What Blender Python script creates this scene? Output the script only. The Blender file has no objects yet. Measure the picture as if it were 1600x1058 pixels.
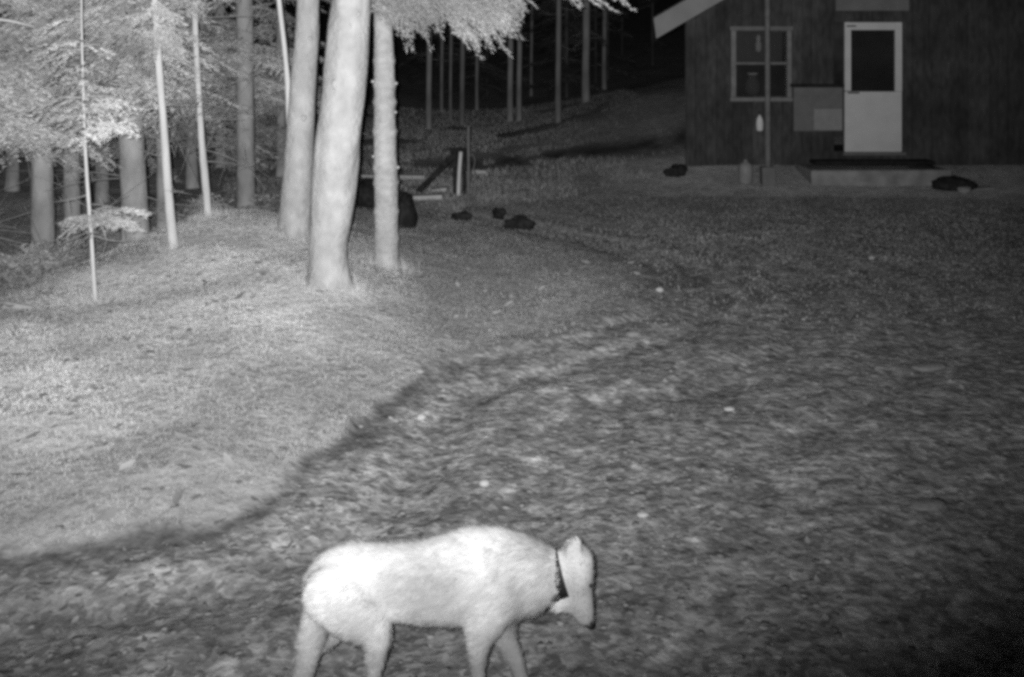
import bpy, math, random
import numpy as np
from mathutils import Vector, Matrix

random.seed(7)
rng = np.random.default_rng(7)
SC = bpy.context.scene
COL = SC.collection

# ------------------------------------------------------------------ camera
CAM_H, F_PX, HOR = 2.1, 1500.0, 87.0        # camera height, focal length and horizon row (photo pixels)
cam_d = bpy.data.cameras.new('camera')
cam_d.sensor_width = 36.0
cam_d.lens = F_PX / 1600.0 * 36.0
cam_d.shift_y = -(529.0 - HOR) / 1600.0
cam_d.clip_start = 0.05
cam_d.clip_end = 400.0
cam = bpy.data.objects.new('camera', cam_d)
cam.location = (0, 0, CAM_H)
cam.rotation_euler = (math.radians(90), 0, 0)
COL.objects.link(cam)
SC.camera = cam

# ------------------------------------------------------------------ night sky
world = bpy.data.worlds.new('World')
SC.world = world
world.use_nodes = True
wn = world.node_tree
bg = wn.nodes['Background']
sky = wn.nodes.new('ShaderNodeTexSky')
sky.sky_type = 'NISHITA'
sky.sun_disc = False
sky.sun_elevation = math.radians(4)
sky.sun_rotation = math.radians(150)
bw = wn.nodes.new('ShaderNodeRGBToBW')
wn.links.new(sky.outputs[0], bw.inputs[0])
wn.links.new(bw.outputs[0], bg.inputs[0])
bg.inputs[1].default_value = 0.0022

# moon: one very weak sun lamp
sd = bpy.data.lights.new('moon', 'SUN')
sd.energy = 0.006
sd.angle = math.radians(0.5)
sun = bpy.data.objects.new('moon', sd)
sun.rotation_euler = (math.radians(40), 0, math.radians(150))
COL.objects.link(sun)

# the night camera's own infrared illuminator, the lamp that lights this photograph
ld = bpy.data.lights.new('infrared_illuminator', 'SPOT')
ld.energy = 3680
ld.spot_size = math.radians(113)
ld.spot_blend = 1.0
ld.shadow_soft_size = 0.02
lamp = bpy.data.objects.new('infrared_illuminator', ld)
lamp.location = (-0.045, -0.02, CAM_H + 0.035)
_aim = Vector(((600 - 800) / F_PX, 1.0, 0.308))      # mounted a little nose-up
lamp.rotation_euler = _aim.to_track_quat('-Z', 'Y').to_euler()
lamp.scale = (1.13, 1.0, 1.0)              # the beam is slightly wider than it is high
COL.objects.link(lamp)

vs = SC.view_settings
vs.view_transform = 'Standard'
vs.look = 'None'
vs.exposure = 0.0
vs.gamma = 1.0
SC.render.engine = 'CYCLES'
SC.cycles.filter_width = 3.6
SC.cycles.use_denoising = False             # keep the sensor-like grain
SC.cycles.sample_clamp_indirect = 0.6
SC.cycles.max_bounces = 4
SC.cycles.transparent_max_bounces = 8

# ------------------------------------------------------------------ helpers
def W(px, py, Y):
    """photo pixel at depth Y -> world point (used only to survey where things stand)"""
    return np.array([(px - 800.0) * Y / F_PX, Y, CAM_H - (py - HOR) * Y / F_PX])

def hash2(i, j, s):
    h = np.sin(i * 127.1 + j * 311.7 + s * 74.7) * 43758.5453
    return h - np.floor(h)

def vnoise(x, y, s=0):
    xi, yi = np.floor(x), np.floor(y)
    fx, fy = x - xi, y - yi
    fx, fy = fx * fx * (3 - 2 * fx), fy * fy * (3 - 2 * fy)
    a, b = hash2(xi, yi, s), hash2(xi + 1, yi, s)
    c, d = hash2(xi, yi + 1, s), hash2(xi + 1, yi + 1, s)
    return (a * (1 - fx) + b * fx) * (1 - fy) + (c * (1 - fx) + d * fx) * fy

def fbm(x, y, s=0, o=3):
    r, a = 0, 0.5
    for k in range(o):
        r = r + a * vnoise(x * 2 ** k, y * 2 ** k, s + k * 13)
        a *= 0.5
    return r / (1 - 0.5 ** o)

def mesh_np(name, verts, faces, tint=None, smooth=False):
    """faces: int array (M,3) or (M,4)"""
    verts = np.asarray(verts, dtype=np.float32).reshape(-1, 3)
    faces = np.asarray(faces, dtype=np.int32)
    me = bpy.data.meshes.new(name)
    M, k = faces.shape
    me.vertices.add(len(verts))
    me.vertices.foreach_set('co', verts.ravel())
    me.loops.add(M * k)
    me.loops.foreach_set('vertex_index', faces.ravel())
    me.polygons.add(M)
    me.polygons.foreach_set('loop_start', np.arange(0, M * k, k, dtype=np.int32))
    me.polygons.foreach_set('loop_total', np.full(M, k, dtype=np.int32))
    if smooth:
        me.polygons.foreach_set('use_smooth', np.ones(M, dtype=bool))
    me.update(calc_edges=True)
    if tint is not None:
        at = me.attributes.new('tint', 'FLOAT', 'POINT')
        at.data.foreach_set('value', np.asarray(tint, dtype=np.float32))
    return me

def obj(name, me, mat=None, parent=None, label=None, cat=None, group=None, kind=None, loc=None):
    o = bpy.data.objects.new(name, me)
    COL.objects.link(o)
    if mat is not None and me is not None and len(me.materials) == 0:
        me.materials.append(mat)
    if parent is not None:
        o.parent = parent
    if loc is not None:
        o.location = loc
    tag(o, label, cat, group, kind)
    return o

def tag(o, label=None, cat=None, group=None, kind=None):
    if label: o['label'] = label
    if cat: o['category'] = cat
    if group: o['group'] = group
    if kind: o['kind'] = kind
    return o

class MB:
    """collects solid pieces for one mesh"""
    def __init__(self): self.v, self.f = [], []
    def box(self, x0, x1, y0, y1, z0, z1, j=0.0):
        b = len(self.v)
        for x in (x0, x1):
            for y in (y0, y1):
                for z in (z0, z1):
                    self.v.append((x + random.uniform(-j, j), y + random.uniform(-j, j), z + random.uniform(-j, j)))
        for q in ((0, 1, 3, 2), (4, 6, 7, 5), (0, 4, 5, 1), (2, 3, 7, 6), (0, 2, 6, 4), (1, 5, 7, 3)):
            self.f.append(tuple(b + i for i in q))
        return self
    def quadprism(self, pts, y0, y1):
        """pts: outline in x,z; extruded along y"""
        b, n = len(self.v), len(pts)
        for y in (y0, y1):
            for x, z in pts: self.v.append((x, y, z))
        self.f.append(tuple(b + i for i in range(n)))
        self.f.append(tuple(b + n + i for i in reversed(range(n))))
        for i in range(n):
            k = (i + 1) % n
            self.f.append((b + i, b + n + i, b + n + k, b + k))
        return self
    def skew(self, k, y0):
        self.v = [(x + k * (y - y0), y, z) for x, y, z in self.v]
        return self
    def mesh(self, name, bevel=0.0):
        me = bpy.data.meshes.new(name)
        me.from_pydata(self.v, [], self.f)
        import bmesh
        bm = bmesh.new(); bm.from_mesh(me)
        bmesh.ops.recalc_face_normals(bm, faces=bm.faces)
        if bevel > 0:
            bmesh.ops.bevel(bm, geom=list(bm.edges), offset=bevel, segments=1, affect='EDGES', clamp_overlap=True)
        bm.to_mesh(me); bm.free()
        return me

def spline(pts, n):
    """Catmull-Rom through rows of pts (any columns)"""
    P = np.asarray(pts, float)
    P = np.vstack([2 * P[0] - P[1], P, 2 * P[-1] - P[-2]])
    out = []
    m = len(P) - 3
    for t in np.linspace(0, m - 1e-6, n):
        i = int(t); u = t - i
        a, b, c, d = P[i], P[i + 1], P[i + 2], P[i + 3]
        out.append(0.5 * ((2 * b) + (c - a) * u + (2 * a - 5 * b + 4 * c - d) * u * u + (3 * b - a - 3 * c + d) * u ** 3))
    return np.array(out)

def tube(rows, n=24, seg=14, rough=0.05, seed=0, nodes=None, cap=True, flare=0.0, groove=0.0):
    """rows: (x,y,z,r). returns verts, quads"""
    S = spline(rows, n)
    th = np.linspace(0, 2 * np.pi, seg, endpoint=False)
    V = []
    for i, s in enumerate(S):
        t = S[min(i + 1, n - 1), :3] - S[max(i - 1, 0), :3]
        t /= np.linalg.norm(t) + 1e-9
        ref = np.array([0, 1, 0]) if abs(t[1]) < 0.9 else np.array([1, 0, 0])
        a = np.cross(t, ref); a /= np.linalg.norm(a)
        b = np.cross(t, a)
        arc = i / n * 9.0
        r = s[3] * (1 + rough * 2 * (vnoise(np.cos(th) * 1.7 + 5 + seed, np.sin(th) * 1.7 + arc, seed) - 0.5)
                    + rough * (vnoise(np.cos(th) * 5 + 9 + seed, np.sin(th) * 5 + arc * 4, seed + 3) - 0.5))
        if flare:
            r = r + s[3] * flare * np.maximum(0, np.cos(3 * th + seed) + .35 * np.cos(5 * th + 2 * seed)) * math.exp(-max(s[2] + .02, 0) / .09)
        if groove:
            gt = 1.66 + .25 * math.sin(i / n * 4)
            r = r * (1 - groove * np.exp(-((th - gt) / .17) ** 2))
        if nodes is not None:
            for zn in nodes:
                r = r + s[3] * 0.13 * np.exp(-((s[2] - zn) / 0.028) ** 2) * (0.6 + 0.9 * vnoise(np.cos(th) * 2 + zn * 9, np.sin(th) * 2 + zn * 3, 5))
        V.append(s[:3] + np.outer(np.cos(th) * r, a) + np.outer(np.sin(th) * r, b))
    V = np.vstack(V)
    Fq = []
    for i in range(n - 1):
        for k in range(seg):
            k2 = (k + 1) % seg
            Fq.append((i * seg + k, i * seg + k2, (i + 1) * seg + k2, (i + 1) * seg + k))
    if cap:
        V = np.vstack([V, S[0, :3], S[-1, :3]])
        c0, c1 = len(V) - 2, len(V) - 1
        for k in range(seg):
            k2 = (k + 1) % seg
            Fq.append((k, c0, c0, k2)); Fq.append(((n - 1) * seg + k, (n - 1) * seg + k2, c1, c1))
    return V, Fq

def tube_mesh(name, rows, **kw):
    V, Fq = tube(rows, **kw)
    me = bpy.data.meshes.new(name)
    me.from_pydata([tuple(v) for v in V], [], [tuple(dict.fromkeys(f)) for f in Fq])
    for p in me.polygons: p.use_smooth = True
    return me

def multi_tube_mesh(name, many, **kw):
    AV, AF, b = [], [], 0
    for rows in many:
        V, Fq = tube(rows, **kw)
        AV += [tuple(v) for v in V]
        AF += [tuple(dict.fromkeys(tuple(i + b for i in f))) for f in Fq]
        b = len(AV)
    me = bpy.data.meshes.new(name)
    me.from_pydata(AV, [], AF)
    for p in me.polygons: p.use_smooth = True
    return me

# ------------------------------------------------------------------ materials (an infrared picture: greys only)
def mat(name, lo, hi=None, scale=6.0, rough=0.9, bump=0.0, bscale=None, stretch=(1, 1, 1), tint=None, objrand=0.0, spec=0.2, detail=6.0, blotch=None):
    hi = lo if hi is None else hi
    m = bpy.data.materials.new(name); m.use_nodes = True
    nt = m.node_tree; N, L = nt.nodes, nt.links
    p = N['Principled BSDF']
    p.inputs['Roughness'].default_value = rough
    p.inputs['Specular IOR Level'].default_value = spec
    tc = N.new('ShaderNodeTexCoord'); mp = N.new('ShaderNodeMapping')
    mp.inputs['Scale'].default_value = stretch
    L.new(tc.outputs['Object'], mp.inputs['Vector'])
    nz = N.new('ShaderNodeTexNoise'); nz.inputs['Scale'].default_value = scale; nz.inputs['Detail'].default_value = detail
    L.new(mp.outputs[0], nz.inputs['Vector'])
    mr = N.new('ShaderNodeMapRange')
    mr.inputs['From Min'].default_value = 0.3; mr.inputs['From Max'].default_value = 0.7
    mr.inputs['To Min'].default_value = lo; mr.inputs['To Max'].default_value = hi
    L.new(nz.outputs['Fac'], mr.inputs['Value'])
    out = mr.outputs[0]
    def mul(a, b):
        k = N.new('ShaderNodeMath'); k.operation = 'MULTIPLY'
        L.new(a, k.inputs[0]); L.new(b, k.inputs[1]); return k.outputs[0]
    if tint:
        at = N.new('ShaderNodeAttribute'); at.attribute_name = 'tint'
        out = mul(out, at.outputs['Fac'])
    if objrand:
        oi = N.new('ShaderNodeObjectInfo'); r2 = N.new('ShaderNodeMapRange')
        r2.inputs['To Min'].default_value = 1 - objrand; r2.inputs['To Max'].default_value = 1 + objrand
        L.new(oi.outputs['Random'], r2.inputs['Value'])
        out = mul(out, r2.outputs[0])
    if blotch:
        n2 = N.new('ShaderNodeTexNoise'); n2.inputs['Scale'].default_value = blotch[0]; n2.inputs['Detail'].default_value = 3
        L.new(tc.outputs['Object'], n2.inputs['Vector'])
        r3 = N.new('ShaderNodeMapRange'); r3.inputs['From Min'].default_value = 0.35; r3.inputs['From Max'].default_value = 0.65
        r3.inputs['To Min'].default_value = blotch[1]; r3.inputs['To Max'].default_value = blotch[2]
        L.new(n2.outputs['Fac'], r3.inputs['Value'])
        out = mul(out, r3.outputs[0])
    L.new(out, p.inputs['Base Color'])
    if bump:
        b2 = N.new('ShaderNodeTexNoise'); b2.inputs['Scale'].default_value = bscale or scale * 2; b2.inputs['Detail'].default_value = 8
        L.new(mp.outputs[0], b2.inputs['Vector'])
        bp = N.new('ShaderNodeBump'); bp.inputs['Strength'].default_value = bump; bp.inputs['Distance'].default_value = 0.02
        L.new(b2.outputs['Fac'], bp.inputs['Height']); L.new(bp.outputs[0], p.inputs['Normal'])
    return m

M = {}
M['bark_smooth'] = mat('bark_smooth', 0.41, 0.53, scale=12, stretch=(1, 1, 0.8), bump=0.7, bscale=30, blotch=(5.0, 0.88, 1.08))
M['bark_fir'] = mat('bark_fir', 0.40, 0.54, scale=12, stretch=(1, 1, 1.6), bump=0.8, bscale=30, blotch=(5, 0.86, 1.12))
M['bark_stem'] = mat('bark_stem', 0.55, 0.70, scale=9, stretch=(1, 1, 0.3), bump=0.3, bscale=30)
M['bark_dim'] = mat('bark_dim', 0.32, 0.46, scale=8, stretch=(1, 1, 0.5), bump=0.7, bscale=24, blotch=(2, 0.8, 1.15))
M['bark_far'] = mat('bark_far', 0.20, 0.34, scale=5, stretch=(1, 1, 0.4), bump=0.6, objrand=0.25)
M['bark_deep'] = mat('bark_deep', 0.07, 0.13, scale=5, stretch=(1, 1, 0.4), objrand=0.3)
M['twig'] = mat('twig', 0.30, 0.42, scale=12)
M['needles'] = mat('needles', 0.49, 0.68, scale=1.8, tint=True, rough=0.8)
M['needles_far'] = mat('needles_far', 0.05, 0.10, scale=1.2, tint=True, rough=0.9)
M['leaves'] = mat('leaves', 0.26, 0.38, scale=4, tint=True, rough=0.7)
M['grass'] = mat('grass', 0.42, 0.56, scale=1.6, tint=True, rough=0.85)
M['stone'] = mat('stone', 0.75, 1.0, scale=18, tint=True, rough=0.85, bump=0.3, bscale=60)
M['rock_pale'] = mat('rock_pale', 0.38, 0.55, scale=20, bump=0.5, bscale=50)
M['rock_grey'] = mat('rock_grey', 0.20, 0.29, scale=16, bump=0.5, bscale=50)
M['charred'] = mat('charred', 0.012, 0.045, scale=14, bump=0.8, bscale=30)
M['white_wood'] = mat('white_wood', 0.6, 0.75, scale=12, stretch=(1, 1, 0.2))
M['board_pale'] = mat('board_pale', 0.45, 0.6, scale=14, stretch=(0.2, 1, 1))
M['pole_grey'] = mat('pole_grey', 0.14, 0.20, scale=12)
M['siding'] = mat('siding', 0.045, 0.085, scale=9, stretch=(1.6, 1, 0.6), bump=0.5, bscale=26, objrand=0.16, blotch=(1.6, 0.7, 1.2))
M['door_white'] = mat('door_white', 0.60, 0.68, scale=4, rough=0.5)
M['frame_white'] = mat('frame_white', 0.17, 0.25, scale=7, rough=0.6)
M['trim'] = mat('trim', 0.15, 0.20, scale=6)
M['fascia'] = mat('fascia', 0.24, 0.31, scale=3, rough=0.6)
M['roofing'] = mat('roofing', 0.06, 0.10, scale=20, bump=0.5)
M['panel'] = mat('panel', 0.15, 0.19, scale=8)
M['panel_light'] = mat('panel_light', 0.26, 0.31, scale=8)
M['room'] = mat('room', 0.02, 0.10, scale=1.8)
M['ornament'] = mat('ornament', 0.7, 0.8, scale=10)
M['concrete'] = mat('concrete', 0.20, 0.36, scale=5, bump=0.4, bscale=40)
M['plastic_white'] = mat('plastic_white', 0.24, 0.30, scale=8, rough=0.5)
M['dark_wood'] = mat('dark_wood', 0.012, 0.03, scale=10)
M['collar'] = mat('collar', 0.012, 0.02, scale=30, rough=0.6)
M['coat'] = mat('coat', 0.43, 0.51, scale=6, rough=0.95, spec=0.0, tint=True, blotch=(5.0, 0.80, 1.1))
M['fur'] = mat('fur', 0.43, 0.53, scale=6, rough=0.9, spec=0.0, tint=True, blotch=(5.0, 0.80, 1.1))
M['nose'] = mat('nose', 0.02, 0.03, scale=20, rough=0.4)
gl = bpy.data.materials.new('glass_pane'); gl.use_nodes = True
_n, _l = gl.node_tree.nodes, gl.node_tree.links
_n.remove(_n['Principled BSDF'])
_t, _g, _m = _n.new('ShaderNodeBsdfTransparent'), _n.new('ShaderNodeBsdfGlossy'), _n.new('ShaderNodeMixShader')
_t.inputs[0].default_value = (0.75, 0.75, 0.75, 1); _g.inputs['Roughness'].default_value = 0.22
_m.inputs[0].default_value = 0.07
_l.new(_t.outputs[0], _m.inputs[1]); _l.new(_g.outputs[0], _m.inputs[2]); _l.new(_m.outputs[0], _n['Material Output'].inputs[0])
M['glass'] = gl

# ------------------------------------------------------------------ ground: thin-plate surface through surveyed points
EDGE = [(-6.0, 3.2), (-3.2, 3.75), (-2.12, 3.97), (-1.75, 4.03), (-1.40, 4.21), (-1.08, 4.61), (-0.89, 5.15), (-0.76, 5.70), (-0.60, 6.12),
        (-0.34, 6.45), (0.23, 6.83), (1.0, 7.54), (1.39, 8.5), (1.30, 9.5), (0.8, 10.6), (0.0, 11.4), (-1.2, 12.0), (-3.0, 12.6), (-7, 13.5), (-12, 13), (-12, 3)]
EDGE = np.array(EDGE)

def edge_sd(x, y):
    """signed distance to the lawn edge, positive on the lawn"""
    x = np.asarray(x, float); y = np.asarray(y, float)
    d = np.full(x.shape, 1e9); inside = np.zeros(x.shape, bool)
    n = len(EDGE)
    for i in range(n):
        ax, ay = EDGE[i]; bx, by = EDGE[(i + 1) % n]
        ex, ey = bx - ax, by - ay
        t = np.clip(((x - ax) * ex + (y - ay) * ey) / (ex * ex + ey * ey), 0, 1)
        d = np.minimum(d, np.hypot(x - ax - t * ex, y - ay - t * ey))
        c = ((ay > y) != (by > y)) & (x < (bx - ax) * (y - ay) / (by - ay + 1e-12) + ax)
        inside ^= c
    w = 0.16 * (fbm(x * 2.3, y * 2.3, 51) - 0.5) + 0.09 * (fbm(x * 8, y * 8, 52, 2) - 0.5)
    return np.where(inside, d, -d) + w

CP = []
for x, y in [(0, 1.5), (-3, 1.5), (3, 1.5), (0, 3), (-2, 3), (2, 3), (4, 3), (0, 4.4), (1.5, 5), (3, 5), (5, 5), (0.6, 6.3), (2, 7), (4, 7), (6.5, 7), (2.6, 9), (5, 9),
             (2, 11), (4, 11.5), (7, 11), (1, 12), (10, 6), (10, 11), (-5, 2.5)]:
    CP.append((x, y, 0.0))
for x, y in EDGE[1:13]:
    CP.append((x, y, 0.03))
for px, py, Y in [(0, 480, 7.0), (100, 471, 7.2), (150, 466, 7.3), (210, 398, 8.2), (330, 338, 9.2), (265, 386, 8.4), (430, 358, 8.8), (520, 437, 7.6), (603, 413, 8.7),
                  (0, 700, 4.7), (0, 600, 5.5), (150, 700, 4.8), (300, 700, 4.75), (450, 640, 5.4), (450, 550, 6.2), (300, 560, 6.0), (650, 500, 7.3), (700, 450, 8.3),
                  (850, 480, 7.9), (300, 460, 7.3), (716, 306, 13.5), (812, 355, 11.6), (620, 335, 12.0),
                  (800, 301, 14.5), (800, 252, 17.0), (650, 262, 16.5), (950, 240, 17), (800, 200, 22), (800, 150, 29), (980, 140, 26), (700, 190, 24), (600, 190, 23),
                  (1100, 264, 15.6), (1250, 264, 15.6), (1450, 264, 15.6), (1600, 262, 15.6), (1000, 302, 14.3), (1200, 304, 14.2), (1400, 306, 14.2), (1560, 315, 13.8)]:
    CP.append(tuple(W(px, py, Y)))
for p in [(-4.6, 9.2, -0.15), (-5.5, 7.5, 0.0), (-3.8, 10.6, 0.15), (-2.6, 11.6, 0.15), (-1.4, 11, 0.1), (-6, 12, 0.0), (-8, 16, 0.5), (-4, 17, 0.4), (-8, 9, 0.1),
          (-10, 25, 1.5), (0, 40, 2.0), (-20, 40, 2.5), (20, 40, 3.0), (2.6, 17.2, 0.50), (2.7, 18.8, 0.85), (3.0, 21, 1.25), (4.5, 24, 1.6), (10, 24, 1.5), (9, 18, 0.6), (14, 15, 0.5), (-14, 12, 0.4), (12, 2, 0), (-9, 3, 0.1), (30, 60, 5), (-30, 60, 5), (0, 60, 4)]:
    CP.append(p)
CP = np.array(CP)

def _tps(r2):
    return 0.5 * r2 * np.log(np.maximum(r2, 1e-12))
_n0 = len(CP)
_K = _tps(((CP[:, None, :2] - CP[None, :, :2]) ** 2).sum(-1)) + np.eye(_n0) * 0.02
_P = np.c_[np.ones(_n0), CP[:, :2]]
_A = np.block([[_K, _P], [_P.T, np.zeros((3, 3))]])
_w = np.linalg.solve(_A, np.r_[CP[:, 2], 0, 0, 0])

def ground_z(x, y, fine=True):
    x = np.asarray(x, float); y = np.asarray(y, float)
    z = _w[_n0] + _w[_n0 + 1] * x + _w[_n0 + 2] * y
    for i in range(_n0):
        z = z + _w[i] * _tps((x - CP[i, 0]) ** 2 + (y - CP[i, 1]) ** 2)
    if fine:
        sd_ = edge_sd(x, y)
        lawn = np.clip(sd_ / 0.12 + 0.35, 0, 1)
        lawn = lawn * lawn * (3 - 2 * lawn)
        z = z + 0.025 * lawn                                     # sod stands proud of the drive
        near = np.clip((16 - y) / 4, 0, 1)
        z = z + lawn * near * 0.05 * (fbm(x * 3.2, y * 3.2, 4) - 0.5)
        # wheel ruts follow the lawn edge round the bend
        u = -sd_ + 0.25 * (fbm(x * 0.8, y * 0.8, 9) - 0.5)
        rut = np.exp(-((u - 0.42) / 0.16) ** 2) + 0.8 * np.exp(-((u - 1.15) / 0.2) ** 2) + 0.6 * np.exp(-((u - 2.1) / 0.2) ** 2)
        z = z - (1 - lawn) * near * (0.035 * rut - 0.022 * (fbm(u * 4.5, (x + y) * 1.2, 21) - 0.5) - 0.02 * (fbm(x * 9, y * 9, 31) - 0.5))
    return z

def hit(px, py, y0=2.0, y1=45.0):
    """where the ray of a photo pixel meets the ground"""
    Y = np.linspace(y0, y1, 1600)
    x = (px - 800) * Y / F_PX; z = CAM_H - (py - HOR) * Y / F_PX
    g = ground_z(x, Y)
    k = np.argmax(z < g)
    if not (z < g).any(): k = len(Y) - 1
    return np.array([x[k], Y[k], float(g[k])])

def gz(x, y): return float(ground_z(np.array([x]), np.array([y]))[0])

xs = np.unique(np.r_[np.linspace(-70, -12, 20), np.linspace(-12, -5, 40), np.linspace(-5, 5, 230), np.linspace(5, 12, 60), np.linspace(12, 70, 20)])
ys = np.unique(np.r_[np.linspace(-4, 2, 20), np.linspace(2, 8, 170), np.linspace(8, 18, 130), np.linspace(18, 34, 60), np.linspace(34, 110, 24)])
GX, GY = np.meshgrid(xs, ys)
GZ = ground_z(GX.ravel(), GY.ravel()).reshape(GX.shape)
nx, ny = len(xs), len(ys)
idx = np.arange(nx * ny).reshape(ny, nx)
quads = np.stack([idx[:-1, :-1], idx[:-1, 1:], idx[1:, 1:], idx[1:, :-1]], -1).reshape(-1, 4)
gm = mesh_np('ground', np.stack([GX, GY, GZ], -1), quads, smooth=True)
_sd = edge_sd(GX.ravel(), GY.ravel())
_wob = 0.12 * (fbm(GX.ravel() * 4, GY.ravel() * 4, 2) - 0.5)
a1 = gm.attributes.new('lawn', 'FLOAT', 'POINT')
_soft = 0.08 + 0.75 * np.clip((GX.ravel() + 0.7) / 1.6, 0, 1) + 0.5 * np.clip((GY.ravel() - 8.5) / 2, 0, 1)
_lawn = np.clip((_sd + _wob) / _soft + 0.15, 0, 1)
a1.data.foreach_set('value', _lawn.astype(np.float32))
a2 = gm.attributes.new('soil', 'FLOAT', 'POINT')
_so = np.exp(-((_sd + _wob + 0.03) / (0.016 + 0.065 * fbm(GX.ravel() * 1.1, GY.ravel() * 1.1, 33) * np.clip((GX.ravel() + 2.4) / 1.0, 0.2, 1))) ** 2) * np.clip((6.6 - GY.ravel()) / 0.8, 0, 1) * np.clip(0.35 + 1.3 * fbm(GX.ravel() * 5, GY.ravel() * 5, 35), 0, 1)
a2.data.foreach_set('value', _so.astype(np.float32))
a3 = gm.attributes.new('apron', 'FLOAT', 'POINT')
_ap = np.clip((GX.ravel() - 1.0 + 0.8 * (fbm(GX.ravel(), GY.ravel(), 8) - .5)) / 1.0, 0, 1) * np.clip((GY.ravel() - 13.95 + 0.5 * (fbm(GX.ravel() * 1.5, GY.ravel() * 1.5, 12) - .5)) / 0.15, 0, 1) * np.clip((16.6 - GY.ravel()) / 0.3, 0, 1)
a3.data.foreach_set('value', _ap.astype(np.float32))
a4 = gm.attributes.new('woods', 'FLOAT', 'POINT')
_wd = np.clip((GY.ravel() - 11.4 - 0.15 * np.abs(GX.ravel() - 0.5)) / 1.5, 0, 1) * (1 - _ap)
a4.data.foreach_set('value', _wd.astype(np.float32))

a6 = gm.attributes.new('streak', 'FLOAT', 'POINT')
_x, _y = GX.ravel(), GY.ravel()
_st = 0.72 + 0.56 * fbm(_sd * 5.5 + 2 * fbm(_x * .6, _y * .6, 3), (_x + _y) * 1.6, 71, 4)
_st = _st * (0.75 + 0.5 * fbm(_x * 7 + 3, _y * 9, 73, 3))
_u = -_sd + .10 * fbm(_x * .9, _y * .9, 83)
_st = _st * (1 + .12 * np.sin(_u * 2 * math.pi / .33 + 3 * fbm(_x * .7, _y * .7, 81)) * np.clip(_u / .3, 0, 1) * np.clip((3.4 - _u) / 1.2, 0, 1))
_pat = np.clip((fbm(_x * 8, _y * 14, 75, 2) - 0.55) / 0.10, 0, 1)      # pale trodden-in leaves
_st = _st + 0.25 * _pat * np.clip((14 - _y) / 6, 0, 1)
a6.data.foreach_set('value', _st.astype(np.float32))
a7 = gm.attributes.new('dark_band', 'FLOAT', 'POINT')
_dl = np.array([hit(px, py, 13.0)[:2] for px, py in ((735, 259), (790, 254), (840, 248), (900, 241), (1000, 228), (1075, 214))])
def dark_band(x, y):  # darker band of ground along the foot of the far slope
    d = np.full(x.shape, 1e9)
    for (ax, ay), (bx, by) in zip(_dl[:-1], _dl[1:]):
        t = np.clip(((x - ax) * (bx - ax) + (y - ay) * (by - ay)) / ((bx - ax) ** 2 + (by - ay) ** 2), 0, 1)
        d = np.minimum(d, np.hypot(x - ax - t * (bx - ax), (y - ay - t * (by - ay)) * 0.7))
    return np.exp(-(d / (0.12 + 0.5 * fbm(x * 1.5, y * 1.5, 44))) ** 2) * np.clip(2.2 * fbm(x * 2.5, y * 1.6, 46) - 0.35, 0, 1)
a7.data.foreach_set('value', dark_band(_x, _y).astype(np.float32))
a5 = gm.attributes.new('painted_light', 'FLOAT', 'POINT')
def painted_light(x, y):  # paler lawn crest and middle, standing in for stronger beam light
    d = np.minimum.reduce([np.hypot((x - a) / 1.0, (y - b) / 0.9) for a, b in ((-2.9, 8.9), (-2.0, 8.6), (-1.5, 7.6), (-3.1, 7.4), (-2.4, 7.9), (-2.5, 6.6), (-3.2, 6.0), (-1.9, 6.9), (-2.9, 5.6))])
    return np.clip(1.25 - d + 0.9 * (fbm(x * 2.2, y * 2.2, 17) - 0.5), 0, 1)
a5.data.foreach_set('value', (painted_light(GX.ravel(), GY.ravel()) * _lawn).astype(np.float32))
g = bpy.data.materials.new('ground'); g.use_nodes = True
nt = g.node_tree; N, L = nt.nodes, nt.links
pb = N['Principled BSDF']; pb.inputs['Roughness'].default_value = 0.95; pb.inputs['Specular IOR Level'].default_value = 0.1
tc = N.new('ShaderNodeTexCoord')
def _noise(scale, lo, hi, detail=6):
    n = N.new('ShaderNodeTexNoise'); n.inputs['Scale'].default_value = scale; n.inputs['Detail'].default_value = detail
    L.new(tc.outputs['Object'], n.inputs['Vector'])
    r = N.new('ShaderNodeMapRange'); r.inputs['From Min'].default_value = 0.3; r.inputs['From Max'].default_value = 0.7
    r.inputs['To Min'].default_value = lo; r.inputs['To Max'].default_value = hi
    L.new(n.outputs['Fac'], r.inputs['Value']); return r.outputs[0]
def _attr(nm):
    a = N.new('ShaderNodeAttribute'); a.attribute_name = nm; return a.outputs['Fac']
def _mix(f, a, b):
    m = N.new('ShaderNodeMix'); m.data_type = 'FLOAT'
    L.new(f, m.inputs[0])
    for s, v in ((m.inputs[2], a), (m.inputs[3], b)):
        if isinstance(v, float): s.default_value = v
        else: L.new(v, s)
    return m.outputs[0]
def _mulv(a, b):
    m = N.new('ShaderNodeMath'); m.operation = 'MULTIPLY'; L.new(a, m.inputs[0]); L.new(b, m.inputs[1]); return m.outputs[0]
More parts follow.
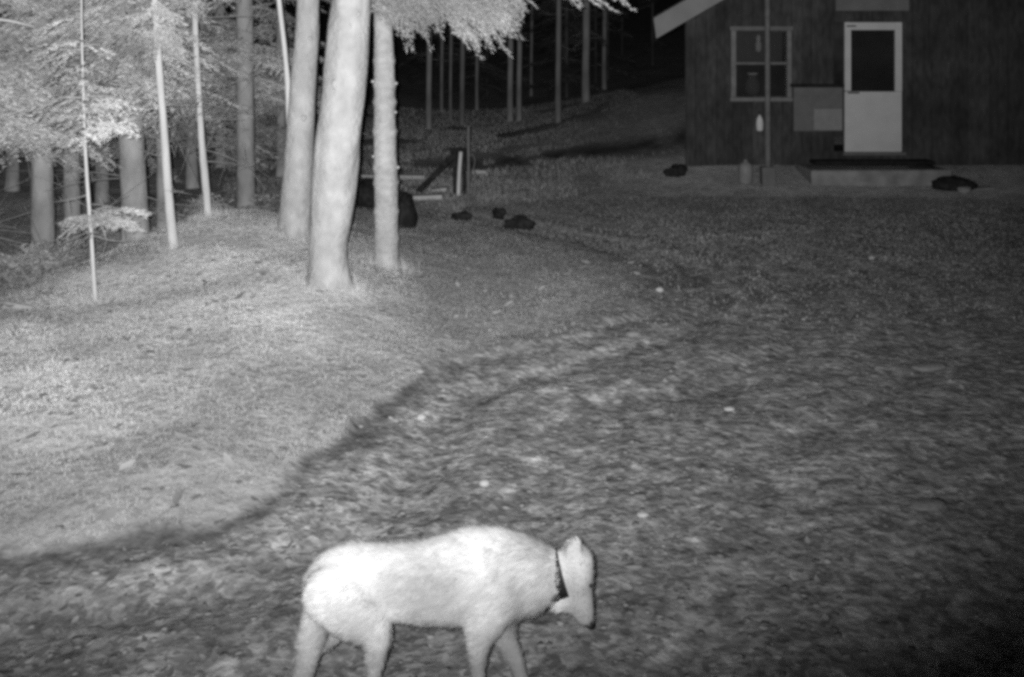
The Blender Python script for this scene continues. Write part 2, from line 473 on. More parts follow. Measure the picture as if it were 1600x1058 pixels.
def _chips(scale, lo, hi):
    # flat trodden leaf and stone chips, each cell its own tone
    wv = N.new('ShaderNodeTexNoise'); wv.inputs['Scale'].default_value = 9; wv.inputs['Detail'].default_value = 3
    L.new(tc.outputs['Object'], wv.inputs['Vector'])
    ad = N.new('ShaderNodeVectorMath'); ad.operation = 'MULTIPLY_ADD'
    ad.inputs[1].default_value = (0.12, 0.12, 0.12)
    L.new(wv.outputs['Color'], ad.inputs[0]); L.new(tc.outputs['Object'], ad.inputs[2])
    vo = N.new('ShaderNodeTexVoronoi'); vo.inputs['Scale'].default_value = scale
    L.new(ad.outputs[0], vo.inputs['Vector'])
    b_ = N.new('ShaderNodeRGBToBW'); L.new(vo.outputs['Color'], b_.inputs[0])
    r = N.new('ShaderNodeMapRange'); r.inputs['From Min'].default_value = 0.15; r.inputs['From Max'].default_value = 0.85
    r.inputs['To Min'].default_value = lo; r.inputs['To Max'].default_value = hi
    L.new(b_.outputs[0], r.inputs['Value']); return r.outputs[0]
drive = _mulv(_mulv(_mulv(_noise(13, 0.21, 0.39, 7), _noise(1.3, 0.85, 1.12)), _attr('streak')), _mulv(_chips(13, 0.80, 1.27), _chips(30, 0.72, 1.36)))
lawnc = _mulv(_noise(9, 0.34, 0.50, 8), _noise(1.1, 0.88, 1.1))
woodc = _mulv(_noise(6, 0.30, 0.48, 8), _noise(0.7, 0.75, 1.2))
apr = _mulv(_noise(7, 0.50, 0.80, 8), _noise(1.5, 0.7, 1.15))
c = _mix(_attr('woods'), drive, woodc)
c = _mix(_attr('apron'), c, apr)
c = _mix(_attr('lawn'), c, lawnc)
c = _mix(_attr('dark_band'), c, _noise(12, 0.05, 0.12))
c = _mix(_attr('painted_light'), c, _noise(7, 0.62, 0.84, 8))  # beam light painted into the lawn colour
c = _mix(_attr('soil'), c, _noise(20, 0.09, 0.17))
L.new(c, pb.inputs['Base Color'])
bn = N.new('ShaderNodeTexNoise'); bn.inputs['Scale'].default_value = 18; bn.inputs['Detail'].default_value = 9
L.new(tc.outputs['Object'], bn.inputs['Vector'])
bp = N.new('ShaderNodeBump'); bp.inputs['Strength'].default_value = 0.8; bp.inputs['Distance'].default_value = 0.03
L.new(bn.outputs['Fac'], bp.inputs['Height']); L.new(bp.outputs[0], pb.inputs['Normal'])
ground = obj('ground', gm, g, kind='structure', label='dirt drive, raised lawn bank and wooded slope')

# ------------------------------------------------------------------ scattered ground cover (uncountable)
ICO_V = np.array([[0, 0, 1], [.894, 0, .447], [.276, .851, .447], [-.724, .526, .447], [-.724, -.526, .447], [.276, -.851, .447],
                  [.724, .526, -.447], [-.276, .851, -.447], [-.894, 0, -.447], [-.276, -.851, -.447], [.724, -.526, -.447], [0, 0, -1]])
ICO_F = np.array([[0, 1, 2], [0, 2, 3], [0, 3, 4], [0, 4, 5], [0, 5, 1], [1, 6, 2], [2, 7, 3], [3, 8, 4], [4, 9, 5], [5, 10, 1],
                  [2, 6, 7], [3, 7, 8], [4, 8, 9], [5, 9, 10], [1, 10, 6], [6, 11, 7], [7, 11, 8], [8, 11, 9], [9, 11, 10], [10, 11, 6]])

def sample_ground(n, y0, y1, xa, xb, power=2.0):
    """points denser near the camera"""
    u = rng.random(n)
    e = 2 - power
    y = (y0 ** e + u * (y1 ** e - y0 ** e)) ** (1 / e) if abs(e) > 1e-6 else y0 * (y1 / y0) ** u
    x = xa(y) + rng.random(n) * (xb(y) - xa(y))
    return x, y

def scatter_stones(n, size_lo, size_hi, flat, tlo, thi, y0, y1, power, keep, skew=2.2, lift=-0.1):
    x, y = sample_ground(n, y0, y1, lambda y: -0.62 * y - 0.6, lambda y: 0.62 * y + 0.6, power)
    s = edge_sd(x, y)
    k = keep(s, x, y); x, y, s = x[k], y[k], s[k]
    n = len(x)
    z = ground_z(x, y)
    r = size_lo + (size_hi - size_lo) * rng.random(n) ** skew
    ang = rng.random(n) * 6.283
    asp = 0.6 + 0.7 * rng.random(n)
    V = ICO_V[None] * (1 + 0.22 * (rng.random((n, 12, 3)) - 0.5) * 2)
    V = V * np.stack([r * asp, r / asp, r * flat * (0.6 + 0.8 * rng.random(n))], -1)[:, None, :]
    tilt = (rng.random(n) - 0.5) * 0.5
    ct, st = np.cos(tilt)[:, None], np.sin(tilt)[:, None]
    V = np.stack([V[..., 0] * ct - V[..., 2] * st, V[..., 1], V[..., 0] * st + V[..., 2] * ct], -1)
    ca, sa = np.cos(ang)[:, None], np.sin(ang)[:, None]
    V = np.stack([V[..., 0] * ca - V[..., 1] * sa, V[..., 0] * sa + V[..., 1] * ca, V[..., 2]], -1)
    V = V + np.stack([x, y, z + r * flat * lift], -1)[:, None, :]
    F_ = (ICO_F[None] + (np.arange(n) * 12)[:, None, None]).reshape(-1, 3)
    t = tlo + (thi - tlo) * rng.random(n) ** 1.8
    return V.reshape(-1, 3), F_, np.repeat(t, 12)

def clumpy(x, y, s, f=2.2): return fbm(x * f, y * f, s)

on_drive = lambda s, x, y: (s < -0.02 + 0.15 * (rng.random(len(x)) - 0.5)) & (rng.random(len(x)) < 0.35 + 1.1 * (clumpy(x, y, 41) - 0.25))
V1, F1, T1 = scatter_stones(14000, 0.005, 0.022, 0.24, 0.22, 0.46, 2.2, 14.0, 2.0, on_drive)
obj('gravel', mesh_np('gravel', V1, F1, T1, smooth=True), M['stone'], kind='stuff', label='loose stones and grit covering the dirt drive')

def scatter_leaves(n, lo, hi, tlo, thi, y0, y1, power, keep, up=0.02, tilt=0.9):
    x, y = sample_ground(n, y0, y1, lambda y: -0.62 * y - 0.6, lambda y: 0.62 * y + 0.6, power)
    k = keep(edge_sd(x, y), x, y); x, y = x[k], y[k]; n = len(x)
    z = ground_z(x, y)
    r = lo + (hi - lo) * rng.random(n) ** 1.6
    base = np.array([[-1, 0, 0.10], [-.35, .42, .0], [.4, .36, .05], [1, 0, .16], [.4, -.36, .05], [-.35, -.42, .0], [0, 0, -.08]])
    V = base[None] * (1 + 0.5 * (rng.random((n, 7, 3)) - 0.5)); V[..., 2] += (rng.random((n, 7)) - 0.3) * 0.22 * tilt
    V = V * r[:, None, None]
    ang = rng.random(n) * 6.283; ca, sa = np.cos(ang)[:, None], np.sin(ang)[:, None]
    tx, ty = (rng.random(n)[:, None] - 0.5) * tilt, (rng.random(n)[:, None] - 0.5) * tilt
    zz = V[..., 2] + V[..., 0] * tx + V[..., 1] * ty
    V = np.stack([V[..., 0] * ca - V[..., 1] * sa, V[..., 0] * sa + V[..., 1] * ca, zz], -1) + np.stack([x, y, z + up], -1)[:, None, :]
    f = np.array([[6, 0, 5], [6, 1, 0], [6, 2, 1], [6, 3, 2], [6, 4, 3], [6, 5, 4]])
    F_ = (f[None] + (np.arange(n) * 7)[:, None, None]).reshape(-1, 3)
    return V.reshape(-1, 3), F_, np.repeat(tlo + (thi - tlo) * rng.random(n) ** 1.6, 7)

V2, F2, T2 = scatter_leaves(11000, 0.012, 0.036, 0.55, 1.3, 2.3, 14, 2.0, lambda s, x, y: (s < 0) & (rng.random(len(x)) < 1.9 * (clumpy(x, y, 77, 1.1) - 0.18)), up=0.006, tilt=0.35)
obj('fallen_leaves', mesh_np('fallen_leaves', V2, F2, T2), M['leaves'], kind='stuff', label='curled dead leaves strewn over the dirt drive')
V2, F2, T2 = scatter_leaves(5000, 0.02, 0.05, 0.9, 1.6, 3.4, 12, 1.2, lambda s, x, y: (s > 0.02) & (rng.random(len(x)) < 1.3 * (clumpy(x, y, 78, 1.4) - 0.15)), up=0.035)
obj('lawn_leaves', mesh_np('lawn_leaves', V2, F2, T2), M['leaves'], kind='stuff', label='dead leaves lying in the short lawn grass')

def scatter_grass(n, y0, y1, power, keep, h0, h1, w, tlo, thi, xa=None, xb=None):
    x, y = sample_ground(n, y0, y1, xa or (lambda y: -0.62 * y - 0.5), xb or (lambda y: 0.35 * y), power)
    k = keep(edge_sd(x, y), x, y); x, y = x[k], y[k]; n = len(x)
    z = ground_z(x, y) - 0.004
    h = (h0 + (h1 - h0) * rng.random(n)) * (0.6 + 0.8 * clumpy(x, y, 55, 3.0))
    a = rng.random(n) * 6.283; lean = 0.3 + 1.2 * rng.random(n)
    dx, dy = np.cos(a), np.sin(a)
    wv = w * (0.6 + 0.8 * rng.random(n))
    p0 = np.stack([x - dy * wv, y + dx * wv, z], -1); p1 = np.stack([x + dy * wv, y - dx * wv, z], -1)
    p2 = np.stack([x + dx * h * lean, y + dy * h * lean, z + h], -1)
    V = np.stack([p0, p1, p2], 1)
    F_ = np.arange(n * 3).reshape(-1, 3)
    dim_ = 1 - 0.45 * np.clip((x - 0.2) / 1.5, 0, 1) * np.clip((y - 16.5) / 1.0, 0, 1)     # darker blade tint beside the cabin
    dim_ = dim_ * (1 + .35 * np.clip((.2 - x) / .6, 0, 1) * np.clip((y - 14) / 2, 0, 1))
    t = dim_ * (tlo + (thi - tlo) * rng.random(n)) * (0.5 + 0.55 * clumpy(x, y, 60, 1.8) + 0.45 * clumpy(x, y, 61, 5.5)) * (1 + 0.75 * painted_light(x, y))  # blade tint lifted by the same painted light
    return V.reshape(-1, 3), F_, np.repeat(t, 3)

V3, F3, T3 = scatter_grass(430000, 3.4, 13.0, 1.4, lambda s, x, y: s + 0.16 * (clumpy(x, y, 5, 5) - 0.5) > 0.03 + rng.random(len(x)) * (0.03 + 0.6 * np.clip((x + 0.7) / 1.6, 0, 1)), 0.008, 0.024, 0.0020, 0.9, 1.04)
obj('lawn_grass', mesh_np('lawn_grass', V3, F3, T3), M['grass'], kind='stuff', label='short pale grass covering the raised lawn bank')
V4, F4, T4 = scatter_grass(60000, 11.5, 26.0, 1.0, lambda s, x, y: ~((x > 2.8) & (y > 15.7)) & (y > 14.6 + 1.2 * clumpy(x, y, 18, 1.2) - 2.6 * np.clip((1.4 - x) / 2, 0, 1)) & ~((x > 1.6 + clumpy(x, y, 19, 1.0)) & (y < 16.6)) & (clumpy(x, y, 15, 0.8) > 0.35) & (s < 0) & (dark_band(x, y) < 0.35), 0.03, 0.09, 0.006, 0.62, 1.0, lambda y: -0.3 * y, lambda y: 0.22 * y)
obj('wild_grass', mesh_np('wild_grass', V4, F4, T4), M['grass'], kind='stuff', label='rough grass on the slope below the dark woods')

V5, F5, T5 = scatter_grass(95000, 7.0, 15.6, 0.3, lambda s, x, y: (s < 0) & (clumpy(x, y, 25, 1.6) * 1.0 + rng.random(len(x)) * .35 > 0.45) & (rng.random(len(x)) < np.clip((y - 7) / 4, 0, 1)), 0.008, 0.028, 0.008, 0.45, 0.75, lambda y: -0.1 * y, lambda y: 0.62 * y)
obj('added_drive_blades', mesh_np('added_drive_blades', V5, F5, T5), M['grass'], kind='stuff', label='sparse low blades added to catch light on the drive towards the cabin')  # upright blades added to catch the lamp and brighten the far drive
# ------------------------------------------------------------------ cabin
YW = 15.8
def HX(px): return (px - 800) * YW / F_PX
def HZ(py): return CAM_H - (py - HOR) * YW / F_PX
cabin = obj('cabin', None, loc=(HX(1340), YW, HZ(262)), label='dark board-sided cabin with white door and double-hung window', cat='house')
C0 = np.array(cabin.location)
def cpart(name, mb, m, parent=None, bevel=0.0, label=None):
    me = mb.mesh(name, bevel)
    off = np.array(C0)
    for v in me.vertices: v.co = Vector(np.array(v.co) - off)
    return obj(name, me, m, parent or cabin, label)
XL, XR = HX(1072), 9.75
WIN = (HX(1148), HX(1230), HZ(150), HZ(50))
DOOR = (HX(1318), HX(1408), HZ(237), HZ(35))
ZB = 0.12
XMID = 0.5 * (XL + XR)
EAVE = 2.95
SLOPE = 0.58
def roof_z(x): return EAVE + SLOPE * (min(x - XL, XR - x))
x = XL; bi = 0
while x < XR - 0.02:
    w_ = 0.165 + random.uniform(-0.03, 0.03)
    x1 = min(x + w_, XR)
    pr = random.uniform(-0.006, 0.010)
    spans = [(ZB, None)]
    for (a, b, z0, z1) in (WIN, DOOR):
        if x1 > a and x < b:
            spans = [(ZB, z0), (z1, None)]
    for z0, z1 in spans:
        mb = MB()
        if z1 is None:
            mb.quadprism([(x, z0), (x1 - 0.005, z0), (x1 - 0.005, roof_z(x1)), (x, roof_z(x))], YW - 0.02 - pr, YW + 0.02)
        else:
            if z1 - z0 < 0.05: continue
            mb.box(x, x1 - 0.005, YW - 0.02 - pr, YW + 0.02, z0, z1)
        cpart('siding_board', mb, M['siding'])
    x = x1
# side, back and interior
SK = 0.2
y = YW + 0.03
while y < YW + 6.4:
    y1 = y + 0.17
    cpart('siding_board', MB().box(XL - 0.015 - random.uniform(0, 0.008), XL + 0.02, y, y1 - 0.005, ZB, EAVE).skew(SK, YW), M['siding'])
    y = y1
cpart('back_wall', MB().box(XL + SK * 6.4, XR, YW + 6.4, YW + 6.5, ZB, EAVE), M['siding'])
cpart('side_wall', MB().box(XR - 0.03, XR + 0.02, YW + 0.03, YW + 6.4, ZB, EAVE), M['siding'])
cpart('floor', MB().quadprism([(XL + 0.03, ZB - 0.1), (XMID, ZB - 0.1), (XMID, HZ(236)), (XL + 0.03, HZ(236))], YW + 0.03, YW + 6.38).skew(SK, YW), M['room'])
cpart('partition', MB().box(XL + 0.03 + SK * 1.65, XR - 0.04, YW + 1.6, YW + 1.65, HZ(236), EAVE), M['room'])
cpart('foundation', MB().quadprism([(XL + 0.02, -0.4), (XR - 1.4, -0.4), (XR - 1.4, ZB - 0.102), (XL + 0.02, ZB - 0.102)], YW + 0.025, YW + 6.38).skew(SK, YW), M['concrete'])
# roof with boxed white rake fascia
for sgn, xe in ((-1, XL - 0.62), (1, XR + 0.62)):
    ze = EAVE - SLOPE * 0.62
    zr = EAVE + SLOPE * (XMID - XL)
    cpart('roof', MB().quadprism([(xe, ze + 0.02), (XMID, zr + 0.02), (XMID, zr + 0.12), (xe, ze + 0.12)], YW - 0.55, YW + 7.0).skew(SK, YW - 0.55), M['roofing'])
    cpart('rake_fascia', MB().quadprism([(xe + (0.04 if sgn < 0 else -0.04), ze - 0.24 + 0.02), (XMID, zr - 0.24), (XMID, zr + 0.10), (xe, ze + 0.10)], YW - 0.60, YW - 0.553), M['fascia'])
    cpart('soffit', MB().quadprism([(xe + 0.05 * -sgn, ze - 0.20), (XMID, zr - 0.215), (XMID, zr - 0.20), (xe + 0.05 * -sgn, ze - 0.185)], YW - 0.55, YW - 0.03), M['trim'])
# window
a, b, z0, z1 = WIN
win = cpart('window', MB().box(a - 0.07, a + 0.012, YW - 0.055, YW + 0.03, z0 - 0.02, z1 + 0.02), M['frame_white'], bevel=0.004, label='double-hung window with pale jambs')
cpart('window_jamb', MB().box(b - 0.012, b + 0.06, YW - 0.055, YW + 0.03, z0 - 0.02, z1 + 0.02), M['frame_white'], win, bevel=0.004)
cpart('window_head', MB().box(a - 0.09, b + 0.08, YW - 0.06, YW + 0.03, z1 + 0.022, z1 + 0.09), M['trim'], win)
cpart('window_sill', MB().box(a - 0.09, b + 0.08, YW - 0.085, YW + 0.03, z0 - 0.085, z0 - 0.022), M['frame_white'], win)
cpart('meeting_rail', MB().box(a + 0.014, b - 0.014, YW - 0.02, YW + 0.02, HZ(101), HZ(97)), M['trim'], win)
cpart('pane', MB().box(a + 0.014, b - 0.014, YW - 0.004, YW + 0.0, HZ(97), z1 + 0.02), M['glass'], win)
cpart('pane', MB().box(a + 0.014, b - 0.014, YW + 0.006, YW + 0.010, z0 - 0.02, HZ(101)), M['glass'], win)
cpart('curtain', MB().box(a, b, YW + 0.30, YW + 0.33, HZ(96), z1 + 0.15), M['panel'], win)
# storm door
a, b, z0, z1 = DOOR
door = cpart('door', MB().box(a + 0.005, b - 0.005, YW - 0.05, YW + 0.0, z0, HZ(143)), M['door_white'], bevel=0.006, label='white storm door with a tall glass upper half')
cpart('door_stile', MB().box(a + 0.005, HX(1328), YW - 0.05, YW, HZ(143) + 0.012, z1), M['door_white'], door)
cpart('door_stile', MB().box(HX(1397), b - 0.005, YW - 0.05, YW, HZ(143) + 0.003, z1), M['door_white'], door)
cpart('door_rail', MB().box(HX(1328) + 0.002, HX(1397) - 0.002, YW - 0.048, YW, HZ(47), z1 - 0.002), M['door_white'], door)
cpart('pane', MB().box(HX(1328) - 0.003, HX(1397) + 0.003, YW - 0.02, YW - 0.016, HZ(143) + 0.003, HZ(47) + 0.003), M['glass'], door)
cpart('door_handle', MB().box(HX(1323), HX(1340), YW - 0.085, YW - 0.052, HZ(146), HZ(144)), M['collar'], door)
cpart('hinge', MB().box(HX(1321), HX(1336), YW - 0.056, YW - 0.051, HZ(42), HZ(40)), M['collar'], door)
cpart('threshold', MB().box(a - 0.03, b + 0.04, YW - 0.10, YW - 0.021, z0 - 0.05, z0 - 0.004), M['trim'], door)
cpart('header_board', MB().box(HX(1304), HX(1418), YW - 0.062, YW - 0.034, HZ(17), HZ(-12)), M['trim'])
cpart('corner_board', MB().box(HX(1450), HX(1484), YW - 0.055, YW - 0.032, HZ(95), HZ(-40)), M['siding'])
# fixed to / hanging on the cabin wall
pn = MB().box(HX(1236), HX(1312), YW - 0.16, YW - 0.034, HZ(204), HZ(136))
pnl = obj('wall_cabinet', pn.mesh('wall_cabinet', 0.008), M['panel'], label='grey box on the cabin wall between the window and the white door', cat='cabinet')
obj('cover', MB().box(HX(1266), HX(1310), YW - 0.19, YW - 0.163, HZ(202), HZ(169)).mesh('cover', 0.004), M['panel_light'], pnl, label='paler cover plate in the lower corner')
obj('shade_strip', MB().box(HX(1233), HX(1314), YW - 0.18, YW - 0.034, HZ(135.5), HZ(131)).mesh('shade_strip', 0.004), M['dark_wood'], pnl)  # dark strip painting in the shade above the box

def lathe(prof, seg=16):
    V, F_ = [], []
    for r, z in prof:
        for k in range(seg):
            t = 2 * math.pi * k / seg; V.append((r * math.cos(t), r * math.sin(t), z))
    for i in range(len(prof) - 1):
        for k in range(seg):
            k2 = (k + 1) % seg
            F_.append((i * seg + k, i * seg + k2, (i + 1) * seg + k2, (i + 1) * seg + k))
    F_.append(tuple(range(seg))[::-1]); F_.append(tuple((len(prof) - 1) * seg + k for k in range(seg)))
    me = bpy.data.meshes.new('lathe'); me.from_pydata(V, [], F_)
    for p in me.polygons: p.use_smooth = True
    return me
# lantern hanging under the window
p = W(1187, 205, YW - 0.14)
lan = obj('hanging_lantern', lathe([(0.03, 0), (0.055, 0.02), (0.06, 0.12), (0.05, 0.2), (0.02, 0.25), (0.008, 0.27)]), M['ornament'], loc=tuple(p), label='small pale lantern hanging on the cabin wall below the window', cat='lantern')
obj('hook', tube_mesh('hook', [(0, 0, .26, .006), (0, .04, .31, .006), (0, .12, .31, .006)], n=8, seg=6), M['collar'], lan)
# pale shapes added inside, standing in for reflections in the panes
p = W(1185, 82, YW + 0.12)
refl_up = obj('window_reflection_upper', lathe([(0.02, 0), (0.05, 0.05), (0.055, 0.14), (0.03, 0.19), (0.045, 0.24), (0.03, 0.28), (0.006, 0.3)]), M['ornament'], loc=tuple(p), label='pale shape standing in for a reflection in the upper window pane', cat='ornament')
obj('cord', tube_mesh('cord', [(0, 0, .29, .004), (0, 0, .42, .004), (0, 0, .55, .004)], n=5, seg=5), M['pole_grey'], refl_up)
p = W(1176, 150, YW + 0.16)
refl_low = obj('window_reflection_lower', lathe([(0.08, 0), (0.13, 0.08), (0.14, 0.2), (0.09, 0.3), (0.07, 0.33), (0.085, 0.36)]), M['panel'], loc=tuple(p), label='rounded grey shape standing in for a reflection in the lower window pane', cat='jar')
obj('rim', lathe([(0.088, 0.355), (0.095, 0.37), (0.088, 0.385)]), M['ornament'], refl_low)

# step, pole, jug and clutter in front of the cabin
st = obj('door_step', MB().box(HX(1238) , HX(1442), YW - 1.05, YW - 0.06, -0.05, HZ(252) - 0.02, 0.01).mesh('door_step', 0.02), M['concrete'], label='wide concrete step below the white door', cat='step')
obj('lower_tread', MB().box(HX(1442) + 0.01, HX(1492), YW - 1.35, YW - 0.3, -0.06, HZ(274) - 0.02, 0.012).mesh('lower_tread', 0.02), M['concrete'], st)
obj('door_mat', MB().box(HX(1262), HX(1445), YW - 0.42, YW - 0.07, HZ(252) - 0.018, HZ(252) + 0.045, 0.008).mesh('door_mat', 0.01), M['dark_wood'], label='dark timber sill lying on the concrete step', cat='plank')
zb = gz(*W(1200, 285, 14.75)[:2])
pp = W(1200, 285, 14.75)
pole = obj('porch_pole', None, loc=(pp[0], pp[1], zb), label='thin grey pole standing in front of the cabin window', cat='pole')
obj('shaft', tube_mesh('shaft', [(0, 0, 0.2, .045), (-.005, 0, 1.3, .043), (-.01, 0, 2.6, .04), (-.01, 0, 4.0, .038)], n=16, seg=10, rough=.06), M['pole_grey'], pole)
obj('base_block', MB().box(-0.11, 0.10, -0.1, 0.1, -0.05, 0.28, .006).mesh('base_block', 0.012), M['panel'], pole)
pj = W(1165, 286, 14.8)
jug = obj('white_jug', lathe([(0.095, 0), (0.11, 0.02), (0.11, 0.24), (0.10, 0.29), (0.05, 0.33), (0.03, 0.34), (0.03, 0.37)]), M['plastic_white'], loc=(pj[0], pj[1], gz(pj[0], pj[1])), label='white plastic jug on the ground left of the grey pole', cat='jug')
jug.rotation_euler = (0, 0, 1.9)
obj('handle', tube_mesh('handle', [(.09, 0, .30, .012), (.14, 0, .29, .012), (.145, 0, .2, .012), (.105, 0, .15, .012)], n=10, seg=7), M['plastic_white'], jug)

def lump(name, r, flat, seed, m, loc, label, cat, asp=1.0, group=None, rot=0.0, amp=0.4, parent=None, sub=3):
    import bmesh
    bm = bmesh.new(); bmesh.ops.create_icosphere(bm, subdivisions=sub, radius=1.0)
    for v in bm.verts:
        c = v.co
        k = 1 + amp * (float(fbm(np.array([c.x * 1.6 + seed + c.z]), np.array([c.y * 1.6 + c.z * 1.3 + seed * .7]), seed)[0]) - 0.5) * 2
        v.co = Vector((c.x * r * asp * k, c.y * r / asp * k, c.z * r * flat * k))
    bmesh.ops.rotate(bm, cent=(0, 0, 0), matrix=Matrix.Rotation(rot, 3, 'Z'), verts=bm.verts)
    me = bpy.data.meshes.new(name); bm.to_mesh(me); bm.free()
    for p in me.polygons: p.use_smooth = True
    return obj(name, me, m, parent, label, cat, group, loc=loc)

# heap right of the step
h0 = W(1490, 290, 14.6)
hz = gz(h0[0], h0[1])
lump('dark_rock', 0.26, 0.5, 11, M['charred'], (h0[0], h0[1], hz + 0.06), 'flat dark rock right of the concrete step', 'rock', 1.3)
lump('dark_rock', 0.22, 0.6, 12, M['charred'], (h0[0] - 0.24, h0[1] + 0.45, gz(h0[0] - .24, h0[1] + .45) + 0.1), 'dark rock against the cabin wall behind the end of the step', 'rock', 1.5)
lump('pale_stone', 0.085, 0.7, 13, M['concrete'], (h0[0] + 0.02, h0[1] - 0.3, gz(h0[0], h0[1] - .3) + 0.05), 'small pale stone in front of the flat dark rock', 'stone', 1.2)
for k, (px, py, s_, lb) in enumerate([(1060, 252, 0.13, 'larger dark rock at the left corner of the cabin'), (1047, 264, 0.09, 'smaller dark rock just left of the cabin corner')]):
    q = W(px, py, 15.3)
    lump('dark_rock', s_, 0.9, 20 + k, M['charred'], (q[0], q[1], gz(q[0], q[1]) + s_ * 0.4), lb, 'rock', 1.1, amp=0.7)

# ------------------------------------------------------------------ clutter between the trees and the cabin
def at(px, py): return hit(px, py)
q = at(716, 306)
stake = obj('white_stake', tube_mesh('white_stake', [(0, 0, -.05, .028), (.012, 0, .3, .028), (.035, 0, 0.62, .026)], n=10, seg=8, rough=.03), M['white_wood'], loc=tuple(q), label='short white stake standing in front of the dark timber brace', cat='stake')
S_ = q[1] / F_PX
fr = obj('timber_brace', None, loc=(q[0], q[1] + 0.16, gz(q[0], q[1] + 0.16)), label='dark timber post with a slanted brace behind the white stake', cat='frame')
k_ = (q[1] + .16) / F_PX
obj('post', MB().box(-0.085, -0.03, -0.03, 0.03, -0.1, 0.60).mesh('post', .006), M['charred'], fr)
obj('post', MB().box(0.05, 0.10, -0.03, 0.03, -0.1, 0.60).mesh('post', .006), M['charred'], fr)
obj('cap', MB().box(-0.13, 0.15, -0.05, 0.05, 0.602, 0.66).mesh('cap', .006), M['charred'], fr)
obj('brace', MB().quadprism([(-0.62, 0.06), (-0.53, 0.03), (-0.02, 0.56), (-0.09, 0.60)], -0.085, -0.033).mesh('brace', .005), M['charred'], fr)
q = at(732, 318)
pl = obj('hooked_pole', None, loc=tuple(q), label='thin grey pole with a hook standing right of the white stake', cat='pole')
obj('shaft', tube_mesh('shaft', [(0, 0, -.05, .022), (.0, 0, .5, .022), (.0, 0, 1.05, .018)], n=10, seg=8), M['pole_grey'], pl)
obj('hook', tube_mesh('hook', [(0, 0, .62, .009), (.05, 0, .66, .009), (.09, 0, .58, .009), (.07, 0, .46, .009), (.09, 0, .40, .009)], n=16, seg=6), M['pole_grey'], pl)
BO = [((560, 276), (662, 279), 'long pale board passing behind the knotted fir trunk under the dark brace'), ((575, 314), (692, 309), 'long pale board on the ground left of the white stake'),
      ((672, 302), (700, 297), 'short tilted pale board close to the left of the white stake'), ((738, 269), (760, 271), 'short pale board right of the hooked pole')]
for (p0, p1, lb) in BO:
    a_, b_ = at(*p0), at(*p1)
    Yb = 0.5 * (a_[1] + b_[1])
    a_, b_ = W(p0[0], p0[1], Yb), W(p1[0], p1[1], Yb)
    mid, d = 0.5 * (a_ + b_), b_ - a_
    ln = np.linalg.norm(d)
    o = obj('pale_board', MB().box(-ln / 2, ln / 2, -0.10, 0.10, -0.03, 0.03, .006).mesh('pale_board', 0.003), M['board_pale'], label=lb, cat='board', group='pale boards lying round the stake', loc=(mid[0], mid[1], max(mid[2], gz(mid[0], mid[1]) + 0.02)))
    o.rotation_euler = (0, -math.atan2(d[2], d[0]), random.uniform(-.2, .2))
DK = [(574, 322, 0.22, 1.0, 0.9, 'tall black stump between the two nearest trunks'), (634, 352, 0.17, 1.5, 0.8, 'black stump just right of the knotted fir trunk'),
      (722, 344, 0.10, 0.7, 1.2, 'small black stone below the white stake'), (779, 341, 0.09, 0.9, 0.9, 'small upright black stone left of the largest black rock'),
      (812, 357, 0.15, 0.65, 1.25, 'largest low black rock right of the white stake')]
for k, (px, py, r, fl, asp, lb) in enumerate(DK):
    q = at(px, py)
    lump('black_stump' if 'stump' in lb else 'black_rock', r, fl, 40 + k, M['charred'], (q[0], q[1], q[2] + r * fl * 0.55), lb, 'stump' if 'stump' in lb else 'rock', asp, amp=0.55)

# single stones that stand out on the drive
ST = [(658, 657, 0.022, 0.9, 'rock_pale', 'bright white pebble on the dark edge of the drive below the lawn'), (757, 762, 0.022, 0.8, 'rock_pale', 'bright angular pebble on the drive behind the dog'),
      (1450, 792, 0.08, 0.22, 'rock_grey', 'broad pale stone in the drive at the lower right'), (1450, 578, 0.11, 0.22, 'rock_grey', 'broad grey stone in the drive far right of the lawn'),
      (990, 526, 0.05, 0.5, 'rock_grey', 'small pale stone at the right tip of the lawn'), (1031, 456, 0.03, 0.8, 'rock_pale', 'tiny bright stone beyond the right tip of the lawn'),
      (1140, 642, 0.03, 0.4, 'rock_pale', 'thin bright stone in the middle of the drive'), (1005, 806, 0.025, 0.4, 'rock_pale', 'thin bright chip of stone up right of the dog'),
      (965, 632, 0.03, 0.6, 'rock_grey', 'round grey pebble in the drive right of the lawn'), (1362, 405, 0.025, 0.8, 'rock_pale', 'tiny pale stone in the drive before the cabin door')]
for k, (px, py, r, fl, mm, lb) in enumerate(ST):
    q = at(px, py)
    lump('drive_stone', r, fl, 60 + k, M[mm], (q[0], q[1], q[2] + r * fl * 0.5), lb, 'stone', 1.25, 'stones standing out on the drive', rot=0.2, amp=0.3, sub=2)

q1 = hit(52, 482); q1[2] += .03
q0 = W(-40, 478, q1[1]); q0[2] = gz(q0[0], q0[1]) + .04
lg = obj('fallen_log', tube_mesh('fallen_log', [(q0[0] - .6, q0[1], q0[2] - .04, .04), (q0[0], q0[1], q0[2] - .01, .036), ((q0[0] + q1[0]) / 2, q1[1], (q0[2] + q1[2]) / 2 - .012, .03), (q1[0], q1[1], q1[2] - 0.03, .016)], n=30, seg=10, rough=.25), M['bark_dim'], label='pale fallen log at the left edge of the lawn crest', cat='log')
# ------------------------------------------------------------------ trees
def unit(v): return v / (np.linalg.norm(v) + 1e-9)

